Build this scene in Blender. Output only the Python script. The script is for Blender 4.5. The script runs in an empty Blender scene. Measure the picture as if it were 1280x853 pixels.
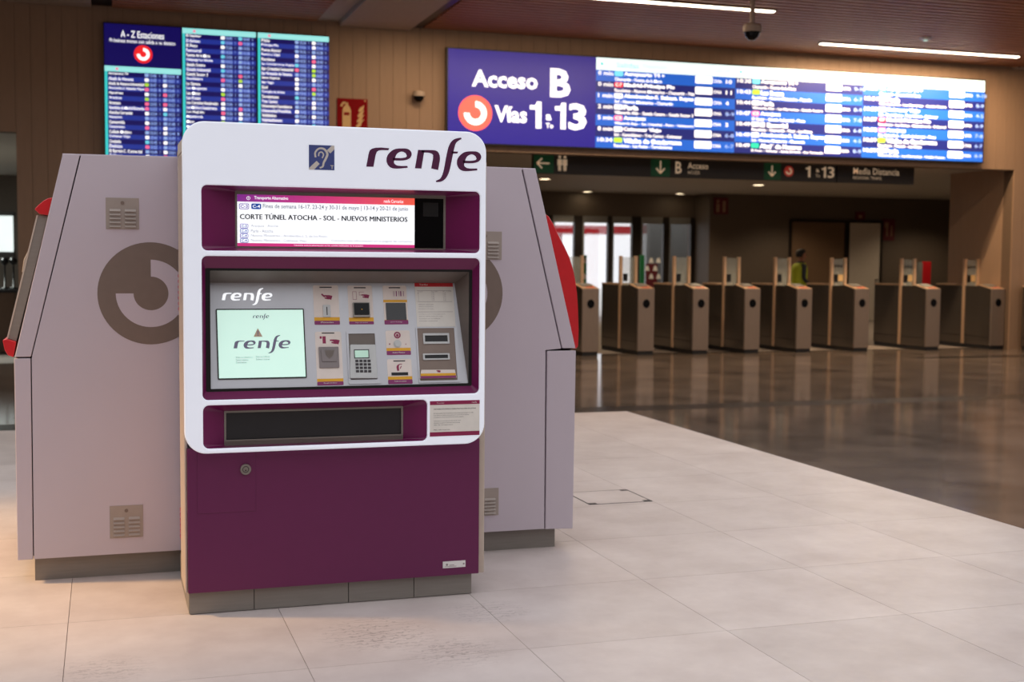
import bpy, math, random
from mathutils import Vector, Matrix
random.seed(7)
scn = bpy.context.scene
COL = scn.collection

# ------------------------------------------------------------------ camera
CAM_H = 1.45
FPX, PITCH, YAW, ROLL = 1584.0, 0.06441, 0.31217, 0.00827
_f0 = Vector((math.sin(YAW), math.cos(YAW), 0)); _r0 = Vector((math.cos(YAW), -math.sin(YAW), 0)); _u0 = Vector((0, 0, 1))
FWD = _f0 * math.cos(PITCH) - _u0 * math.sin(PITCH)
_u1 = _u0 * math.cos(PITCH) + _f0 * math.sin(PITCH)
RIGHT = _r0 * math.cos(ROLL) + _u1 * math.sin(ROLL)
UP = -_r0 * math.sin(ROLL) + _u1 * math.cos(ROLL)
CAM = Vector((0, 0, CAM_H))
cd = bpy.data.cameras.new('camera'); cam = bpy.data.objects.new('camera', cd); COL.objects.link(cam)
cam.matrix_world = Matrix(((RIGHT.x, UP.x, -FWD.x, CAM.x), (RIGHT.y, UP.y, -FWD.y, CAM.y), (RIGHT.z, UP.z, -FWD.z, CAM.z), (0, 0, 0, 1)))
cd.sensor_width = 36.0; cd.lens = FPX / 1280 * 36.0
cd.clip_end = 200
cd.dof.use_dof = True; cd.dof.focus_distance = 5.35; cd.dof.aperture_fstop = 3.2
scn.camera = cam

# ------------------------------------------------------------------ world, light, exposure
wd = bpy.data.worlds.new('daylight'); scn.world = wd; wd.use_nodes = True
bg = wd.node_tree.nodes['Background']; bg.inputs[0].default_value = (0.96, 0.965, 1.0, 1); bg.inputs[1].default_value = 1.12
scn.view_settings.view_transform = 'Standard'; scn.view_settings.look = 'None'
scn.view_settings.exposure = 0.0; scn.view_settings.gamma = 1.0; scn.view_settings.use_curve_mapping = False

def lamp(name, kind, loc, target, energy, color, **kw):
    l = bpy.data.lights.new(name, kind); l.energy = energy; l.color = color
    for k, v in kw.items(): setattr(l, k, v)
    o = bpy.data.objects.new(name, l); COL.objects.link(o); o.location = loc
    o.rotation_euler = (Vector(target) - Vector(loc)).to_track_quat('-Z', 'Y').to_euler()
    return o
# warm shop-front spot that washes the floor left of the machines
lamp('warm_spot_lamp', 'SPOT', (-4.2, 6.6, 4.0), (-0.7, 6.3, 0), 1500, (1.0, 0.62, 0.28), spot_size=0.75, spot_blend=0.8, shadow_soft_size=0.25)
# the timber ceiling's seen linear luminaires (fittings further down), others added for warm light
for lx, ly, lp in ((-1.0, 13.4, 5), (4.0, 13.2, 40), (6.9, 14.8, 130), (13.6, 12.2, 40), (18.0, 13.4, 50)):
    lamp('luminaire_and_fill_lamp', 'AREA', (lx, ly, 4.64), (lx, ly + .25, 0), lp, (1.0, 0.74, 0.48), shape='RECTANGLE', size=3.0, size_y=0.12)
lamp('luminaire_and_fill_lamp', 'AREA', (11.9, 16.75, 4.64), (11.9, 16.8, 0), 260, (1.0, 0.72, 0.44), shape='RECTANGLE', size=3.4, size_y=0.1)
lamp('left_room_fill_lamp', 'AREA', (-3.2, 21.5, 3.0), (-2.6, 21.5, 0), 260, (0.92, 1.0, 0.93), shape='RECTANGLE', size=2.0, size_y=1.0)  # added to brighten the left room's ceiling
lamp('luminaire_and_fill_lamp', 'AREA', (4.3, 16.2, 4.64), (4.3, 16.25, 0), 36, (1.0, 0.72, 0.44), shape='RECTANGLE', size=1.2, size_y=0.1)  # added without a fitting, for the bright patch of wall
# seen downlights beyond the gates, plus unseen ones added to brighten the hall
for lx, ly in ((8.1, 23.2), (12.7, 23.2), (10.5, 20.3), (15.0, 20.6), (10.5, 27.0), (17.5, 22.5), (15.6, 25.7), (19.4, 25.7), (12.6, 26.0), (6.8, 19.4)):
    lamp('downlight_and_fill_lamp', 'SPOT', (lx, ly, 2.98), (lx, ly, 0), 85, (1.0, 0.78, 0.52), spot_size=2.4, spot_blend=.6, shadow_soft_size=.12)

# ------------------------------------------------------------------ helpers
def ray(px, py): return FWD + RIGHT * ((px - 640) / FPX) - UP * ((py - 426.5) / FPX)
def onY(px, py, Y): d = ray(px, py); return CAM + d * (Y / d.y)
def onX(px, py, X): d = ray(px, py); return CAM + d * (X / d.x)
def onZ(px, py, Z=0.0): d = ray(px, py); return CAM + d * ((Z - CAM_H) / d.z)

class Plane:
    """u right, v up, n towards the viewer"""
    def __init__(s, o, u=(1, 0, 0), v=(0, 0, 1)):
        s.o = Vector(o); s.u = Vector(u).normalized(); s.v = Vector(v).normalized(); s.n = s.u.cross(s.v)
    def w(s, a, b, c=0.0): return s.o + s.u * a + s.v * b + s.n * c
    def hit(s, px, py):
        d = ray(px, py); t = (s.o - CAM).dot(s.n) / d.dot(s.n); p = CAM + d * t - s.o
        return (p.dot(s.u), p.dot(s.v))
    def box(s, x0, y0, x1, y1):                   # TL and BR pixels -> a0,b0,a1,b1
        a0, b1 = s.hit(x0, y0); a1, b0 = s.hit(x1, y1); return (a0, b0, a1, b1)
def VP(Y): return Plane((0, Y, 0))

def lin(c): return tuple(((x / 255) / 12.92 if x / 255 <= .04045 else ((x / 255 + .055) / 1.055) ** 2.4) for x in c)

class MB:
    def __init__(s): s.V = []; s.F = []; s.M = []
    def add(s, vs, fs, m=0):
        n = len(s.V); s.V += [Vector(v) for v in vs]
        for f in fs: s.F.append([i + n for i in f]); s.M.append(m)
        return s
    def box(s, x0, x1, y0, y1, z0, z1, m=0):
        return s.add([(x0, y0, z0), (x1, y0, z0), (x1, y1, z0), (x0, y1, z0), (x0, y0, z1), (x1, y0, z1), (x1, y1, z1), (x0, y1, z1)],
                     [(0, 3, 2, 1), (4, 5, 6, 7), (0, 1, 5, 4), (1, 2, 6, 5), (2, 3, 7, 6), (3, 0, 4, 7)], m)
    def slab(s, pl, pts, c0, c1, m=0, back=True):   # polygon pts in (a,b), from depth c0 to c1 (front)
        A = sum(pts[i][0] * pts[(i + 1) % len(pts)][1] - pts[(i + 1) % len(pts)][0] * pts[i][1] for i in range(len(pts)))
        if A < 0: pts = pts[::-1]
        n = len(pts)
        vs = [pl.w(a, b, c1) for a, b in pts] + [pl.w(a, b, c0) for a, b in pts]
        fs = [tuple(range(n))] + ([tuple(range(2 * n - 1, n - 1, -1))] if back else [])
        fs += [(i, n + i, n + (i + 1) % n, (i + 1) % n) for i in range(n)]
        return s.add(vs, fs, m)
    def flat(s, pl, pts, c, m=0):
        A = sum(pts[i][0] * pts[(i + 1) % len(pts)][1] - pts[(i + 1) % len(pts)][0] * pts[i][1] for i in range(len(pts)))
        if A < 0: pts = pts[::-1]
        return s.add([pl.w(a, b, c) for a, b in pts], [tuple(range(len(pts)))], m)
    def rect(s, pl, r, c0, c1, m=0): return s.slab(pl, rc(r), c0, c1, m)
    def loft(s, loops, m=0, close=True):
        n = len(loops[0]); vs = [p for l in loops for p in l]; fs = []
        for k in range(len(loops) - 1):
            for i in range(n if close else n - 1):
                j = (i + 1) % n; fs.append((k * n + i, k * n + j, (k + 1) * n + j, (k + 1) * n + i))
        return s.add(vs, fs, m)
    def annulus(s, pl, ca, cb, r0, r1, t0, t1, c0, c1, m=0, seg=40):
        pts = [(ca + r1 * math.cos(t0 + (t1 - t0) * i / seg), cb + r1 * math.sin(t0 + (t1 - t0) * i / seg)) for i in range(seg + 1)]
        inn = [(ca + r0 * math.cos(t0 + (t1 - t0) * i / seg), cb + r0 * math.sin(t0 + (t1 - t0) * i / seg)) for i in range(seg + 1)]
        for i in range(seg): s.slab(pl, [pts[i], pts[i + 1], inn[i + 1], inn[i]], c0, c1, m)
        return s
    def ribbon(s, pl, path, c0, c1, m=0, k=6):      # path of (a,b,width)
        P = catmull(path, k); L = []; R_ = []
        for i, (a, b, w) in enumerate(P):
            q0 = P[max(0, i - 1)]; q1 = P[min(len(P) - 1, i + 1)]
            dx, dy = q1[0] - q0[0], q1[1] - q0[1]; l = math.hypot(dx, dy) or 1
            L.append((a - dy / l * w / 2, b + dx / l * w / 2)); R_.append((a + dy / l * w / 2, b - dx / l * w / 2))
        for i in range(len(P) - 1): s.slab(pl, [R_[i], R_[i + 1], L[i + 1], L[i]], c0, c1, m)
        return s
    def tube(s, p0, p1, r0, r1=None, seg=12, m=0, caps=True):
        r1 = r0 if r1 is None else r1
        p0, p1 = Vector(p0), Vector(p1); d = (p1 - p0).normalized()
        x = d.orthogonal().normalized(); y = d.cross(x)
        l0 = [p0 + (x * math.cos(2 * math.pi * i / seg) + y * math.sin(2 * math.pi * i / seg)) * r0 for i in range(seg)]
        l1 = [p1 + (x * math.cos(2 * math.pi * i / seg) + y * math.sin(2 * math.pi * i / seg)) * r1 for i in range(seg)]
        s.loft([l0, l1], m)
        if caps: s.add(l1, [tuple(range(seg))], m); s.add(l0, [tuple(range(seg - 1, -1, -1))], m)
        return s
    def lathe(s, c, prof, seg=20, m=0):             # prof: (r,z) about vertical axis through c
        c = Vector(c)
        return s.loft([[c + Vector((r * math.cos(2 * math.pi * i / seg), r * math.sin(2 * math.pi * i / seg), z)) for i in range(seg)] for r, z in prof], m)
    def text(s, pl, txt, r, c, m=0, bold=0.0, shear=0.0, fit=True):   # fitted into r=(a0,b0,a1,b1)
        vs, fs = glyphs(txt, bold, shear)
        x0 = min(v[0] for v in vs); x1 = max(v[0] for v in vs); y0 = min(v[1] for v in vs); y1 = max(v[1] for v in vs)
        a0, b0, a1, b1 = r; sx = (a1 - a0) / (x1 - x0); sy = (b1 - b0) / (y1 - y0)
        if not fit: sx = sy
        return s.add([pl.w(a0 + (v[0] - x0) * sx, b0 + (v[1] - y0) * sy, c) for v in vs], fs, m)
    def plate(s, pl, outer, holes, c0, c1, bev=0.0, m=0):
        cu = bpy.data.curves.new('tmp', 'CURVE'); cu.dimensions = '2D'; cu.fill_mode = 'BOTH'
        cu.extrude = (c1 - c0) / 2 - bev; cu.bevel_depth = bev; cu.bevel_resolution = 2; cu.offset = -bev
        for q in [outer] + holes:
            sp = cu.splines.new('POLY'); sp.points.add(len(q) - 1); sp.use_cyclic_u = True
            for p, (x, y) in zip(sp.points, q): p.co = (x, y, 0, 1)
        ob = bpy.data.objects.new('tmp', cu); me = bpy.data.meshes.new_from_object(ob)
        s.add([pl.w(v.co.x, v.co.y, (c0 + c1) / 2 + v.co.z) for v in me.vertices], [tuple(p.vertices) for p in me.polygons], m)
        bpy.data.objects.remove(ob); bpy.data.curves.remove(cu); bpy.data.meshes.remove(me)
        return s
    def mesh(s, name, mats, off=Vector((0, 0, 0)), smooth=False):
        me = bpy.data.meshes.new(name); me.from_pydata([v - off for v in s.V], [], s.F)
        for mt in (mats if isinstance(mats, (list, tuple)) else [mats]): me.materials.append(MATS[mt] if isinstance(mt, str) else mt)
        for p, mi in zip(me.polygons, s.M): p.material_index = mi; p.use_smooth = smooth
        me.update(); return me
    def build(s, name, mats, parent=None, smooth=False, bevel=0.0):
        off = parent['_w'] if parent is not None and '_w' in parent else Vector((0, 0, 0))
        off = Vector(off)
        o = bpy.data.objects.new(name, s.mesh(name, mats, off, smooth)); COL.objects.link(o)
        if parent is not None: o.parent = parent; o['_w'] = off
        if bevel:
            b = o.modifiers.new('bevel', 'BEVEL'); b.width = bevel; b.segments = 2; b.limit_method = 'ANGLE'; b.angle_limit = 0.6
        return o

def rc(r): a0, b0, a1, b1 = r; return [(a0, b0), (a1, b0), (a1, b1), (a0, b1)]
def catmull(P, k):
    out = []
    for i in range(len(P) - 1):
        p0 = P[max(0, i - 1)]; p1 = P[i]; p2 = P[i + 1]; p3 = P[min(len(P) - 1, i + 2)]
        for j in range(k):
            t = j / k
            out.append(tuple(0.5 * (2 * p1[d] + (p2[d] - p0[d]) * t + (2 * p0[d] - 5 * p1[d] + 4 * p2[d] - p3[d]) * t * t + (3 * p1[d] - p0[d] - 3 * p2[d] + p3[d]) * t ** 3) for d in range(3)))
    out.append(P[-1]); return out
def rquad(q, r, seg=6):
    """rounded quad; q = four (a,b) corners in order"""
    out = []
    for i in range(4):
        p = Vector(q[i]); a = Vector(q[i - 1]) - p; b = Vector(q[(i + 1) % 4]) - p
        p0 = p + a.normalized() * r; p1 = p + b.normalized() * r
        for j in range(seg + 1):
            t = j / seg * math.pi / 2
            cpt = p + a.normalized() * r + b.normalized() * r
            d = (p0 - cpt) * math.cos(t) + (p1 - cpt) * math.sin(t)
            out.append(tuple(cpt + d))
    return out
def rrect(r, rad, seg=6): return rquad(rc(r), rad, seg)
def disc(a, b, r, n=28, k=1.0): return [(a + r * math.cos(2 * math.pi * i / n), b + k * r * math.sin(2 * math.pi * i / n)) for i in range(n)]

_gl = {}
def glyphs(txt, bold=0.0, shear=0.0):
    key = (txt, bold, shear)
    if key not in _gl:
        cu = bpy.data.curves.new('tmp', 'FONT'); cu.body = txt; cu.size = 1; cu.resolution_u = 2; cu.offset = bold; cu.shear = shear
        ob = bpy.data.objects.new('tmp', cu); me = bpy.data.meshes.new_from_object(ob)
        _gl[key] = ([tuple(v.co) for v in me.vertices], [tuple(p.vertices) for p in me.polygons])
        bpy.data.objects.remove(ob); bpy.data.curves.remove(cu); bpy.data.meshes.remove(me)
    return _gl[key]

def tag(o, label=None, cat=None, group=None, kind=None):
    if label: o['label'] = label
    if cat: o['category'] = cat
    if group: o['group'] = group
    if kind: o['kind'] = kind
    return o
def thing(name, loc, label, cat, group=None):
    o = bpy.data.objects.new(name, None); COL.objects.link(o); o.location = loc; o['_w'] = Vector(loc); o.empty_display_size = 0.1
    return tag(o, label, cat, group)
def copy_tree(o, parent=None):
    c = o.copy(); COL.objects.link(c)
    if parent is not None: c.parent = parent
    for ch in list(o.children): copy_tree(ch, c)
    return c

# ------------------------------------------------------------------ materials (all node based)
MATS = {}
def mat(name, col, rough=0.5, metal=0.0, emit=0.0, var=0.04, scale=18.0, bump=0.0, coat=0.0, trans=0.0, alpha=1.0, spec=0.5, aniso=False):
    m = bpy.data.materials.new(name); m.use_nodes = True; nt = m.node_tree; b = nt.nodes['Principled BSDF']
    c = lin(col) if max(col) > 1.5 else col
    tc = nt.nodes.new('ShaderNodeTexCoord'); nz = nt.nodes.new('ShaderNodeTexNoise'); nz.inputs['Scale'].default_value = scale; nz.inputs['Detail'].default_value = 3
    if aniso:
        mp = nt.nodes.new('ShaderNodeMapping'); mp.inputs['Scale'].default_value = (1, 1, 14) if aniso == 'h' else (14, 14, 1)
        nt.links.new(tc.outputs['Object'], mp.inputs[0]); nt.links.new(mp.outputs[0], nz.inputs['Vector'])
    else: nt.links.new(tc.outputs['Object'], nz.inputs['Vector'])
    cr = nt.nodes.new('ShaderNodeValToRGB'); cr.color_ramp.elements[0].position = .3; cr.color_ramp.elements[1].position = .7
    cr.color_ramp.elements[0].color = tuple(x * (1 - var) for x in c) + (1,); cr.color_ramp.elements[1].color = tuple(min(1, x * (1 + var)) for x in c) + (1,)
    nt.links.new(nz.outputs[0], cr.inputs[0]); nt.links.new(cr.outputs[0], b.inputs['Base Color'])
    b.inputs['Roughness'].default_value = rough; b.inputs['Metallic'].default_value = metal
    b.inputs['Coat Weight'].default_value = coat; b.inputs['Transmission Weight'].default_value = trans; b.inputs['Alpha'].default_value = alpha
    b.inputs['Specular IOR Level'].default_value = spec
    if emit: nt.links.new(cr.outputs[0], b.inputs['Emission Color']); b.inputs['Emission Strength'].default_value = emit
    if bump:
        bp = nt.nodes.new('ShaderNodeBump'); bp.inputs['Strength'].default_value = bump; bp.inputs['Distance'].default_value = .01
        nt.links.new(nz.outputs[0], bp.inputs['Height']); nt.links.new(bp.outputs[0], b.inputs['Normal'])
    MATS[name] = m; return m

def stone(name, c0, c1, rough, scale, scuff=None, bump=0.02, spec=0.5):
    """mottled slab stone; every slab gets its own shade"""
    m = bpy.data.materials.new(name); m.use_nodes = True; nt = m.node_tree; b = nt.nodes['Principled BSDF']; N = nt.nodes.new; L = nt.links.new
    g = N('ShaderNodeNewGeometry'); n1 = N('ShaderNodeTexNoise'); n1.inputs['Scale'].default_value = scale; n1.inputs['Detail'].default_value = 8; n1.inputs['Roughness'].default_value = .62
    L(g.outputs['Position'], n1.inputs['Vector'])
    cr = N('ShaderNodeValToRGB'); cr.color_ramp.elements[0].position = .32; cr.color_ramp.elements[1].position = .68
    cr.color_ramp.elements[0].color = lin(c0) + (1,); cr.color_ramp.elements[1].color = lin(c1) + (1,)
    L(n1.outputs[0], cr.inputs[0])
    oi = N('ShaderNodeObjectInfo'); mr = N('ShaderNodeMapRange'); mr.inputs[3].default_value = .94; mr.inputs[4].default_value = 1.05
    L(oi.outputs['Random'], mr.inputs[0])
    mx = N('ShaderNodeMix'); mx.data_type = 'RGBA'; mx.blend_type = 'MULTIPLY'; mx.inputs[0].default_value = 1
    L(cr.outputs[0], mx.inputs[6]); L(mr.outputs[0], mx.inputs[7]); out = mx.outputs[2]
    n2 = N('ShaderNodeTexNoise'); n2.inputs['Scale'].default_value = scale * 9; n2.inputs['Detail'].default_value = 6; L(g.outputs['Position'], n2.inputs['Vector'])
    if scuff:
        for (x, y, r, dens) in scuff:
            sub = N('ShaderNodeVectorMath'); sub.operation = 'DISTANCE'; sub.inputs[1].default_value = (x, y, 0); L(g.outputs['Position'], sub.inputs[0])
            fall = N('ShaderNodeMapRange'); fall.inputs[1].default_value = r; fall.inputs[2].default_value = r * .35; fall.inputs[3].default_value = 0; fall.inputs[4].default_value = 1; L(sub.outputs['Value'], fall.inputs[0])
            wv = N('ShaderNodeTexWave'); wv.wave_type = 'RINGS'; wv.inputs['Scale'].default_value = 9; wv.inputs['Distortion'].default_value = 9; wv.inputs['Detail'].default_value = 3; wv.inputs['Detail Scale'].default_value = 3
            L(g.outputs['Position'], wv.inputs['Vector'])
            th = N('ShaderNodeMapRange'); th.inputs[1].default_value = .72; th.inputs[2].default_value = 1.0; L(wv.outputs['Fac'], th.inputs[0])
            nm = N('ShaderNodeMapRange'); nm.inputs[1].default_value = .5; nm.inputs[2].default_value = .62; L(n1.outputs[0], nm.inputs[0])
            m1 = N('ShaderNodeMath'); m1.operation = 'MULTIPLY'; L(fall.outputs[0], m1.inputs[0]); L(th.outputs[0], m1.inputs[1])
            m3 = N('ShaderNodeMath'); m3.operation = 'MULTIPLY'; L(m1.outputs[0], m3.inputs[0]); m3.inputs[1].default_value = dens
            mm = N('ShaderNodeMix'); mm.data_type = 'RGBA'; L(m3.outputs[0], mm.inputs[0]); L(out, mm.inputs[6]); mm.inputs[7].default_value = lin((105, 92, 92)) + (1,); out = mm.outputs[2]
    L(out, b.inputs['Base Color'])
    rr = N('ShaderNodeMapRange'); rr.inputs[3].default_value = rough * .75; rr.inputs[4].default_value = rough * 1.25; L(n2.outputs[0], rr.inputs[0]); L(rr.outputs[0], b.inputs['Roughness'])
    b.inputs['Specular IOR Level'].default_value = spec
    bp = N('ShaderNodeBump'); bp.inputs['Strength'].default_value = bump; bp.inputs['Distance'].default_value = .004; L(n2.outputs[0], bp.inputs['Height']); L(bp.outputs[0], b.inputs['Normal'])
    MATS[name] = m

_s1 = onZ(470, 792); _s2 = onZ(570, 815); _s3 = onZ(610, 765); _s4 = onZ(130, 838)
stone('pale_stone', (192, 179, 175), (214, 203, 199), .42, 2.2, scuff=[(_s1.x, _s1.y, .26, .5), (_s2.x, _s2.y, .22, .4), (_s3.x, _s3.y, .2, .35), (_s4.x, _s4.y, .2, .3)])
stone('dark_stone', (82, 73, 68), (126, 111, 101), .12, 1.6, spec=.6)
stone('strip_stone', (34, 29, 27), (44, 38, 35), .25, 3)
mat('grout', (150, 138, 130), .8)
mat('wall_wood', (150, 122, 100), .55, var=.05, scale=3, aniso='v')
mat('wall_gap', (100, 80, 64), .8)
mat('ceil_wood', (164, 104, 70), .55, var=.12, scale=6, aniso='h')
mat('ceil_back', (34, 20, 14), .9)
mat('ceil_pale', (168, 150, 136), .7)
mat('ceil_grey', (165, 158, 148), .7)
mat('rail', (70, 62, 60), .35, .7)
mat('room_wall', (110, 97, 86), .6)
mat('room_dark', (92, 80, 70), .6)
mat('hall_wall', (120, 104, 92), .7)
mat('lilac', (200, 189, 199), .42, var=.015, scale=3)
mat('gloss_side', (196, 180, 186), .12, coat=.4)
mat('taupe', (122, 106, 97), .5)
mat('steel', (150, 144, 138), .38, .75, var=.06, scale=8, aniso='h')
mat('steel_flat', (140, 134, 128), .5, .25, var=.05, scale=8, aniso='h')
mat('cream', (196, 180, 166), .5)
mat('black', (12, 12, 14), .35)
mat('black_gloss', (8, 9, 12), .12, spec=.2)
mat('seam', (18, 15, 16), .9)
mat('red', (205, 34, 42), .3, coat=.3)
mat('purple', (102, 26, 78), .42, var=.02)
mat('purple_deep', (110, 12, 78), .3, var=.02)
mat('logo_ink', (84, 20, 68), .5)
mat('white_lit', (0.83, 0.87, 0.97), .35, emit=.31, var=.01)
mat('white', (232, 230, 228), .45)
mat('paper', (238, 234, 226), .6)
mat('paper_cream', (238, 226, 218), .5)
mat('magenta_print', (150, 34, 82), .5)
mat('violet_print', (140, 50, 110), .5)
mat('yellow_print', (236, 176, 40), .5)
mat('ink', (60, 56, 60), .6)
mat('ink_soft', (150, 140, 140), .6)
mat('plate_grey', (204, 206, 212), .34, .3, var=.03, scale=6)
mat('plate_shadow', (118, 108, 102), .5, .3)  # darker plate grey; shade under the overhang put into the colour
mat('bill_grey', (138, 122, 112), .5)
mat('tray_glass', (44, 44, 47), .08, spec=.5)
mat('smoke', (132, 122, 122), .25, coat=.3)
mat('icon_blue', (66, 78, 140), .5)
mat('icon_beige', (212, 204, 196), .5)
mat('lcd', (178, 214, 196), .3, emit=.35)
mat('tri_tan', (176, 150, 132), .4, emit=.2)
mat('key_white', (205, 208, 208), .4)
# screens
mat('scr_white', (0.9, 0.93, 0.96), .3, emit=.8, var=.0)
mat('scr_mint', (0.56, 0.80, 0.70), .2, emit=.62, var=.01)
mat('scr_ink', (0.02, 0.02, 0.06), .3)
mat('scr_greyink', (104, 98, 124), .3, emit=.25)
mat('scr_pale', (150, 156, 168), .3, emit=.35)
mat('scr_purple', (120, 40, 130), .3, emit=.7)
mat('scr_magenta', (196, 50, 120), .3, emit=.8)
mat('scr_red', (236, 84, 76), .3, emit=.8)
mat('scr_badge', (96, 70, 160), .3, emit=.6)
mat('scr_badge_blue', (40, 80, 160), .3, emit=.6)
mat('led_navy', (34, 24, 134), .35, emit=.75, var=.02)
mat('led_deep', (18, 10, 92), .35, emit=.75, var=.02)
mat('led_blue', (30, 92, 196), .35, emit=.85, var=.02)
mat('led_mid', (34, 52, 150), .35, emit=.8, var=.02)
mat('led_dark', (26, 34, 110), .35, emit=.8, var=.02)
mat('led_white', (1.0, 1.0, 1.0), .35, emit=1.15, var=0)
mat('led_header', (228, 250, 250), .35, emit=.95, var=0)
mat('led_soft', (150, 180, 240), .35, emit=.85, var=0)
mat('led_teal', (150, 230, 228), .35, emit=.95, var=0)
mat('led_aqua', (60, 205, 205), .35, emit=.9, var=0)
mat('led_coral', (255, 96, 84), .35, emit=.95, var=0)
mat('led_red', (240, 40, 44), .35, emit=.9, var=0)
mat('led_pink', (255, 110, 150), .35, emit=.95, var=0)
mat('led_lime', (178, 226, 60), .35, emit=.95, var=0)
mat('led_green', (40, 200, 160), .35, emit=.95, var=0)
mat('led_cyan', (110, 214, 240), .35, emit=.95, var=0)
# things far back
mat('sign_dark', (44, 37, 33), .5)
mat('sign_green', (10, 84, 48), .5, emit=.05)  # slight glow added in place of hall light
mat('sign_beige', (226, 198, 164), .5, emit=.28)  # unlit print; glow added to stand for light from the hall
mat('sign_red', (206, 66, 52), .5, emit=.2)  # glow added here too, the sign has no lamp
mat('fire_red', (128, 6, 16), .8, spec=.15)
mat('fire_cream', (206, 170, 116), .5)
mat('gate_steel', (146, 130, 119), .36, .6, var=.05, scale=6, aniso='v')
mat('gate_side', (112, 103, 96), .22, .75, var=.05, scale=6, aniso='v')
mat('gate_post', (214, 178, 146), .3, .4)
mat('gate_base', (22, 20, 20), .6)
mat('red_light', (190, 70, 46), .4, emit=.15)
mat('glass', (0.85, 0.9, 0.9), .06, trans=1.0, alpha=.5)
mat('door_glass', (0.95, 0.97, 0.97), .02, trans=1.0, alpha=.18)
mat('barrier_glass', (186, 190, 182), .15, alpha=.3)
mat('frame_dark', (40, 34, 30), .4, .3)
mat('frame_alu', (150, 150, 148), .4, .5)
mat('door_white', (196, 186, 176), .5)
mat('door_brown', (112, 88, 68), .5)
mat('green_panel', (20, 130, 70), .5)
mat('maroon', (96, 20, 34), .5)
mat('grey_panel', (128, 128, 124), .6)
mat('strip_light', (1.0, 0.84, 0.64), .4, emit=9, var=0)
mat('downlight', (1.0, 0.80, 0.52), .4, emit=9, var=0)
mat('skin', (150, 100, 78), .55)
mat('hair', (30, 24, 22), .7)
mat('shirt', (38, 42, 50), .8)
mat('trousers', (34, 34, 40), .8)
mat('vest', (170, 180, 34), .7, emit=.0)
mat('pavement', (205, 203, 198), .9)
mat('pale_facade', (225, 222, 216), .8)

# ------------------------------------------------------------------ the setting
YW = 17.69                      # front face of the back wall
ZC = 4.69                       # timber ceiling
ZL = onY(1100, 206.7, YW).z     # underside of the lintel
XJ = onY(1268, 212.4, YW).x     # right jamb of the gate opening
XO = onY(572, 300, YW).x        # left side of the gate opening
XLO = onY(20, 165, YW).x        # right side of the left opening
ZLO = onY(20, 165, YW).z

flo = MB().box(-9, 26, -7, 31, -.20, -.012).build('floor', 'grout')
tag(flo, 'station floor of pale square slabs meeting dark polished stone', None, None, 'structure'); flo['_w'] = Vector((0, 0, 0))
PX, PY0, PYP = 4.78, 5.226, .8275
TX = .8213
def tile_mesh(name, w, d, m, gap=.0022):
    return MB().box(gap / 2, w - gap / 2, gap / 2, d - gap / 2, -.012, 0).mesh(name, m)
def lay(me, x, y):
    o = bpy.data.objects.new('floor_tile', me); COL.objects.link(o); o.parent = flo; o.location = (x, y, 0); return o
tm = tile_mesh('floor_tile', TX, PYP, 'pale_stone'); tm_end = tile_mesh('floor_tile_end', TX, 11.2 - (PY0 + 6 * PYP), 'pale_stone')
for i in range(11):
    for k in range(-5, 7):
        lay(tm if k < 6 else tm_end, PX - TX * (i + 1), PY0 + k * PYP)
dm = tile_mesh('dark_floor_tile', TX * 2, PYP, 'dark_stone', .003); dm_end = tile_mesh('dark_floor_tile_end', TX * 2, 11.2 - (PY0 + 6 * PYP), 'dark_stone', .003)
for i in range(8):
    for k in range(-4, 7): lay(dm if k < 6 else dm_end, PX + TX * 2 * i, PY0 + k * PYP)
for i in range(-6, 8):
    for k in range(0, 8): lay(dm, PX + TX * 2 * i, 11.6 + k * PYP)
sm = tile_mesh('border_strip', TX * 4, .4, 'strip_stone', .003)
for i in range(-3, 4):
    o = lay(sm, PX + TX * 4 * i, 11.2); o.name = 'border_strip'
# second, fainter strip near the gates on the right
q = onZ(1125, 444)
o = MB().box(q.x - .2, q.x + 6, 16.3, 16.55, -.001, .0015).build('border_strip', 'strip_stone', flo)

# floor hatch
A = onZ(737, 631.5); B = onZ(816, 627); Cc = onZ(781, 612.5)
hx0, hx1, hy0, hy1 = A.x, B.x, (A.y + B.y) / 2, Cc.y
h = thing('floor_hatch', ((hx0 + hx1) / 2, (hy0 + hy1) / 2, 0), 'square access hatch with dark edges set into the pale floor', 'hatch')
g = MB()
for (x0, x1, y0, y1) in ((hx0, hx1, hy0, hy0 + .006), (hx0, hx1, hy1 - .004, hy1), (hx0, hx0 + .007, hy0, hy1), (hx1 - .007, hx1, hy0, hy1)): g.box(x0, x1, y0, y1, 0, .0015)
g.build('frame', 'seam', h)
MB().box(hx0 + .008, hx1 - .008, hy0 + .007, hy1 - .005, 0, .0012).build('lid', 'pale_stone', h)
for (x, y) in ((hx0 + .03, hy0 + .02), (hx1 - .03, hy0 + .025), (hx1 - .03, hy1 - .02)):
    MB().box(x - .022, x + .022, y - .018, y + .018, .0012, .003).build('lifting_eye', 'ink', h)

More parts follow.
